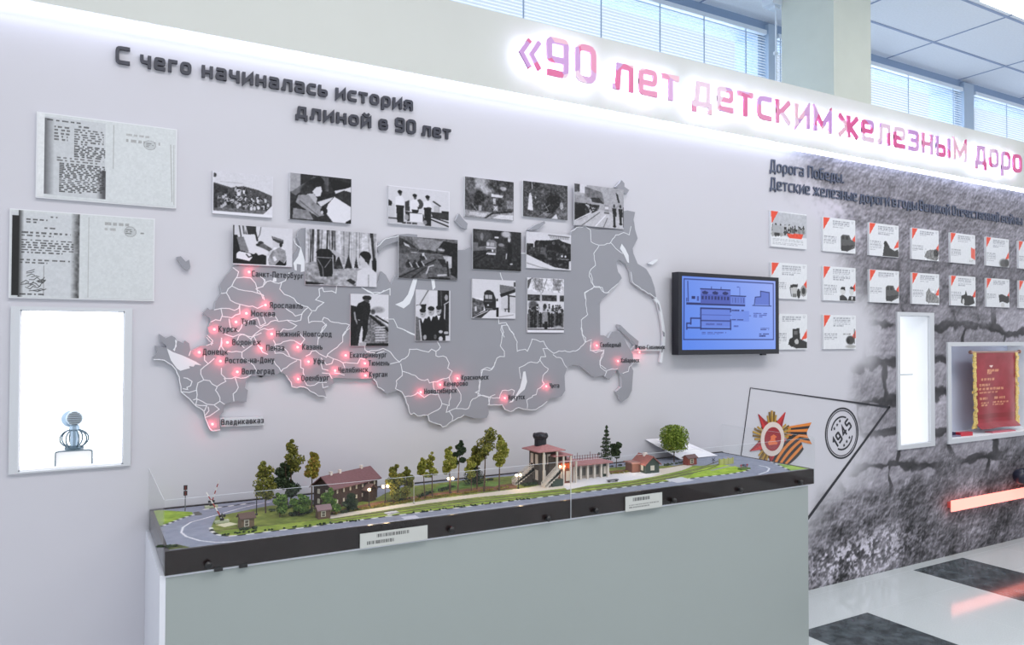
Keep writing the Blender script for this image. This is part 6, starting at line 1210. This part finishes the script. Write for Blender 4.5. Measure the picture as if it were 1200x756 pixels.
# street lamps
globe = mat('lamp_globe', (255, 226, 190), .5, emit=7, ecol=(255, 214, 165)); dkm = mat('lamp_iron', (38, 36, 38), .5)
def lamp(label, ub, vb, vt, two=True, lit=True):
    p = onZ(ub, vb, GZ); p = np.array((p[0], p[1], GZ)); h = height_at(p, vt); t = thing('model_street_lamp', label, 'lamp', tuple(p), 'model street lamps')
    mb = MB(); mb.lathe((0, 0, -.002), [(.0045, 0), (.0045, .005), (.0018, .010), (.0016, h*.9)], 10)
    if two: mb.tube((-.010, 0, h*.9), (.010, 0, h*.9), .0012, n=6)
    mb.build('post', dkm, t)
    for x in ((-.009, .009) if two else (0,)):
        mb = MB(); mb.ball((x, 0, h*.9+.006), .0058 if lit else .005, 10, 8); mb.build('globe', globe if lit else dkm, t)
    if lit:
        l = bpy.data.lights.new('lamp_light', 'POINT'); l.energy = .09; l.color = (1, .72, .42); l.shadow_soft_size = .008; lo = bpy.data.objects.new('lamp_light', l); COL.objects.link(lo); lo.location = (0, -.016, h*.9+.004); lo.parent = t
lamp('slim unlit black lamp post standing at the left end of the model', 300.6, 603.5, 569, False, False)
lamp('lit lamp by the porch of the brown house', 432.5, 594, 574, False)
lamp('lit twin-globe lamp on the paving right of the brown house', 451.5, 589.8, 570)
lamp('lit twin-globe lamp between the tree pair in mid board', 528, 578.5, 561)
lamp('lit twin-globe lamp at the foot of the left station stairs', 607.5, 572.6, 557)
lamp('lit twin-globe lamp before the station entrance', 658.5, 566.5, 546.5)
l = bpy.data.lights.new('cottage_light', 'POINT'); l.energy = .06; l.color = (1, .85, .65); l.shadow_soft_size = .006; lo = bpy.data.objects.new('cottage_light', l); COL.objects.link(lo); p = onZ(748, 555.5, GZ); lo.location = (p[0], p[1], GZ+.045)
# crossing signal and striped barriers
p = onZ(217, 598.8, GZ); t = thing('model_signal', 'black two-head model traffic signal on the left grass patch', 'signal', (float(p[0]), float(p[1]), GZ)); h = height_at((p[0], p[1], GZ), 569.5)
mb = MB(); mb.tube((0, 0, -.002), (0, 0, h), .0016, n=8); mb.build('pole', mat('signal_grey', (96, 98, 104), .5), t)
for z in (h-.006, h-.026): mb = MB(); mb.box(-.006, .006, -.005, .001, z-.008, z+.008); o = mb.build('signal_head', dkm, t); mb = MB(); mb.lathe((0, -.006, z+.003), [(.0028, -.001), (.0028, .001)], 10, axis='y'); mb.lathe((0, -.006, z-.004), [(.0028, -.001), (.0028, .001)], 10, axis='y'); mb.build('lens', mat('signal_lens', (120, 60, 56), .3), o)
def barrier(label, u, v, u1, v1):
    p = onZ(u, v, GZ); p = np.array((p[0], p[1], GZ)); t = thing('model_barrier', label, 'barrier', tuple(p), 'striped crossing barriers'); m = px(p)
    mb = MB(); mb.box(-.006, .006, -.005, .005, -.002, .014); mb.tube((0, 0, .0), (0, 0, .03), .002, n=6); mb.box(-.011, -.003, -.006, -.002, .018, .026); mb.box(.003, .011, -.006, -.002, .018, .026); mb.build('post', dkm, t)
    e = ((u1-u)*m*.87, -(u1-u)*m*.4, (v-v1)*m); mb = MB(); n = 7
    for i in range(n): a = [c*i/n for c in e]; b = [c*(i+1)/n for c in e]; mb.tube((a[0], a[1], a[2]+.012), (b[0], b[1], b[2]+.012), .0024-.0001*i, .0023-.0001*i, 6, i % 2)
    mb.build('boom', [mat('boom_white', (224, 220, 216), .5), mat('boom_red', (160, 52, 48), .5)], t)
    mb = MB(); mb.box(-.022, .022, -.012, .012, -.002, .006); mb.build('pad', mat('barrier_pad', (172, 178, 150), .7), t)
barrier('raised striped barrier in front of the road, leaning left', 260, 612, 241, 581)
barrier('raised striped barrier behind the road, leaning right', 247.5, 594.5, 256.5, 567)
# small pieces at the right end
p = onZ(851, 544, GZ); t = thing('model_fence', 'olive lattice fence block on the blue road at the right end', 'fence', (float(p[0]), float(p[1]), GZ)); om = mat('fence_olive', (176, 178, 110), .7)
mb = MB(); mb.box(-.045, .045, -.002, .002, -.002, .026); mb.build('panel', om, t)
for x in (-.045, -.015, .015, .045): mb = MB(); mb.box(x-.002, x+.002, -.004, .004, -.002, .03); mb.build('post', om, t)
p = onZ(872, 550, GZ); t = thing('model_barrier', 'small low barrier with coloured signs at the right end of the lawn', 'barrier', (float(p[0]), float(p[1]), GZ), None)
mb = MB(); mb.box(-.03, .03, -.012, .012, -.002, .007); mb.build('pad', mat('pad_green', (92, 120, 60), .7), t)
for x, c in ((-.02, (150, 60, 72)), (-.006, (40, 46, 60)), (.008, (96, 90, 120)), (.02, (150, 60, 72))):
    mb = MB(); mb.tube((x, 0, .006), (x, 0, .02), .0014, n=6); mb.box(x-.005, x+.005, -.002, .001, .016, .024); mb.build('sign', mat('sign_%d' % c[0], c, .5), t)
p = onZ(836, 543, GZ); t = thing('model_cross_sign', 'tiny crossed warning sign beside the rails at the right', 'sign', (float(p[0]), float(p[1]), GZ))
mb = MB(); mb.tube((0, 0, -.002), (0, 0, .022), .0013, n=6); mb.build('pole', dkm, t); mb = MB(); mb.tube((-.01, 0, .012), (.01, 0, .026), .0016, n=6); mb.tube((.01, 0, .012), (-.01, 0, .026), .0016, n=6); mb.build('cross', mat('cross_mark', (70, 72, 96), .5), t)
p = onZ(718, 564.5, GZ); t = thing('model_bench', 'low dark bench on the white platform before the cottage', 'bench', (float(p[0]), float(p[1]), GZ)); bm_ = mat('bench_dark', (92, 92, 100), .6)
mb = MB(); mb.box(-.028, .028, -.008, .008, .006, .009); mb.build('seat', bm_, t)
for x in (-.02, .02): mb = MB(); mb.box(x-.002, x+.002, -.007, .007, -.002, .006); mb.build('leg', bm_, t)
p = onZ(485, 590, GZ); t = thing('model_pole', 'thin pale pole standing on the path right of the olive trees', 'pole', (float(p[0]), float(p[1]), GZ)); h = height_at((p[0], p[1], GZ), 563)
mb = MB(); mb.tube((0, 0, -.002), (0, 0, h), .0014, n=6); mb.lathe((0, 0, 0), [(.004, 0), (.004, .004), (.002, .006)], 10); mb.build('post', mat('pole_grey', (170, 168, 164), .5), t)
# leaflet leaning on the wall behind the bright tree
c4 = [onY(756, 515, -.003), onY(791.5, 512.8, -.003), onZ(841, 534, GZ+.003), onZ(798, 538.3, GZ+.003)]
t = thing('leaflet', 'white leaflet leaning against the wall behind the bright green model tree', 'leaflet', tuple(float(x) for x in c4[3])); c4 = [np.array(q)-np.array(c4[3]) for q in c4]
nrm = np.cross(c4[1]-c4[0], c4[3]-c4[0]); nrm /= np.linalg.norm(nrm); nrm = nrm if nrm[1] < 0 else -nrm
mb = MB(); mb.add([q for q in c4]+[q-nrm*.0015 for q in c4], [(0,3,2,1),(4,5,6,7),(0,1,5,4),(1,2,6,5),(2,3,7,6),(3,0,4,7)]); mb.build('sheet', mat('leaflet_paper', (236, 236, 242), .5), t)
q = Ink(60, 60, (232, 232, 240)); q.rect(.16, .12, .62, .4, (120, 126, 150)); q.noise(12, 10, 2, 2, (q.Y < .45)*1.0); q.text(.68, .16, .9, .38, 4, (120, 120, 140), 3); q.text(.16, .5, .9, .8, 6, (206, 206, 218), 4)
q.mesh('printed_page', lambda X, Y: tuple((c4[0][i]*(1-X)+c4[1][i]*X)*(1-Y)+(c4[3][i]*(1-X)+c4[2][i]*X)*Y+nrm[i]*.0006 for i in range(3)), print_mat('leaflet_print', .4), t)
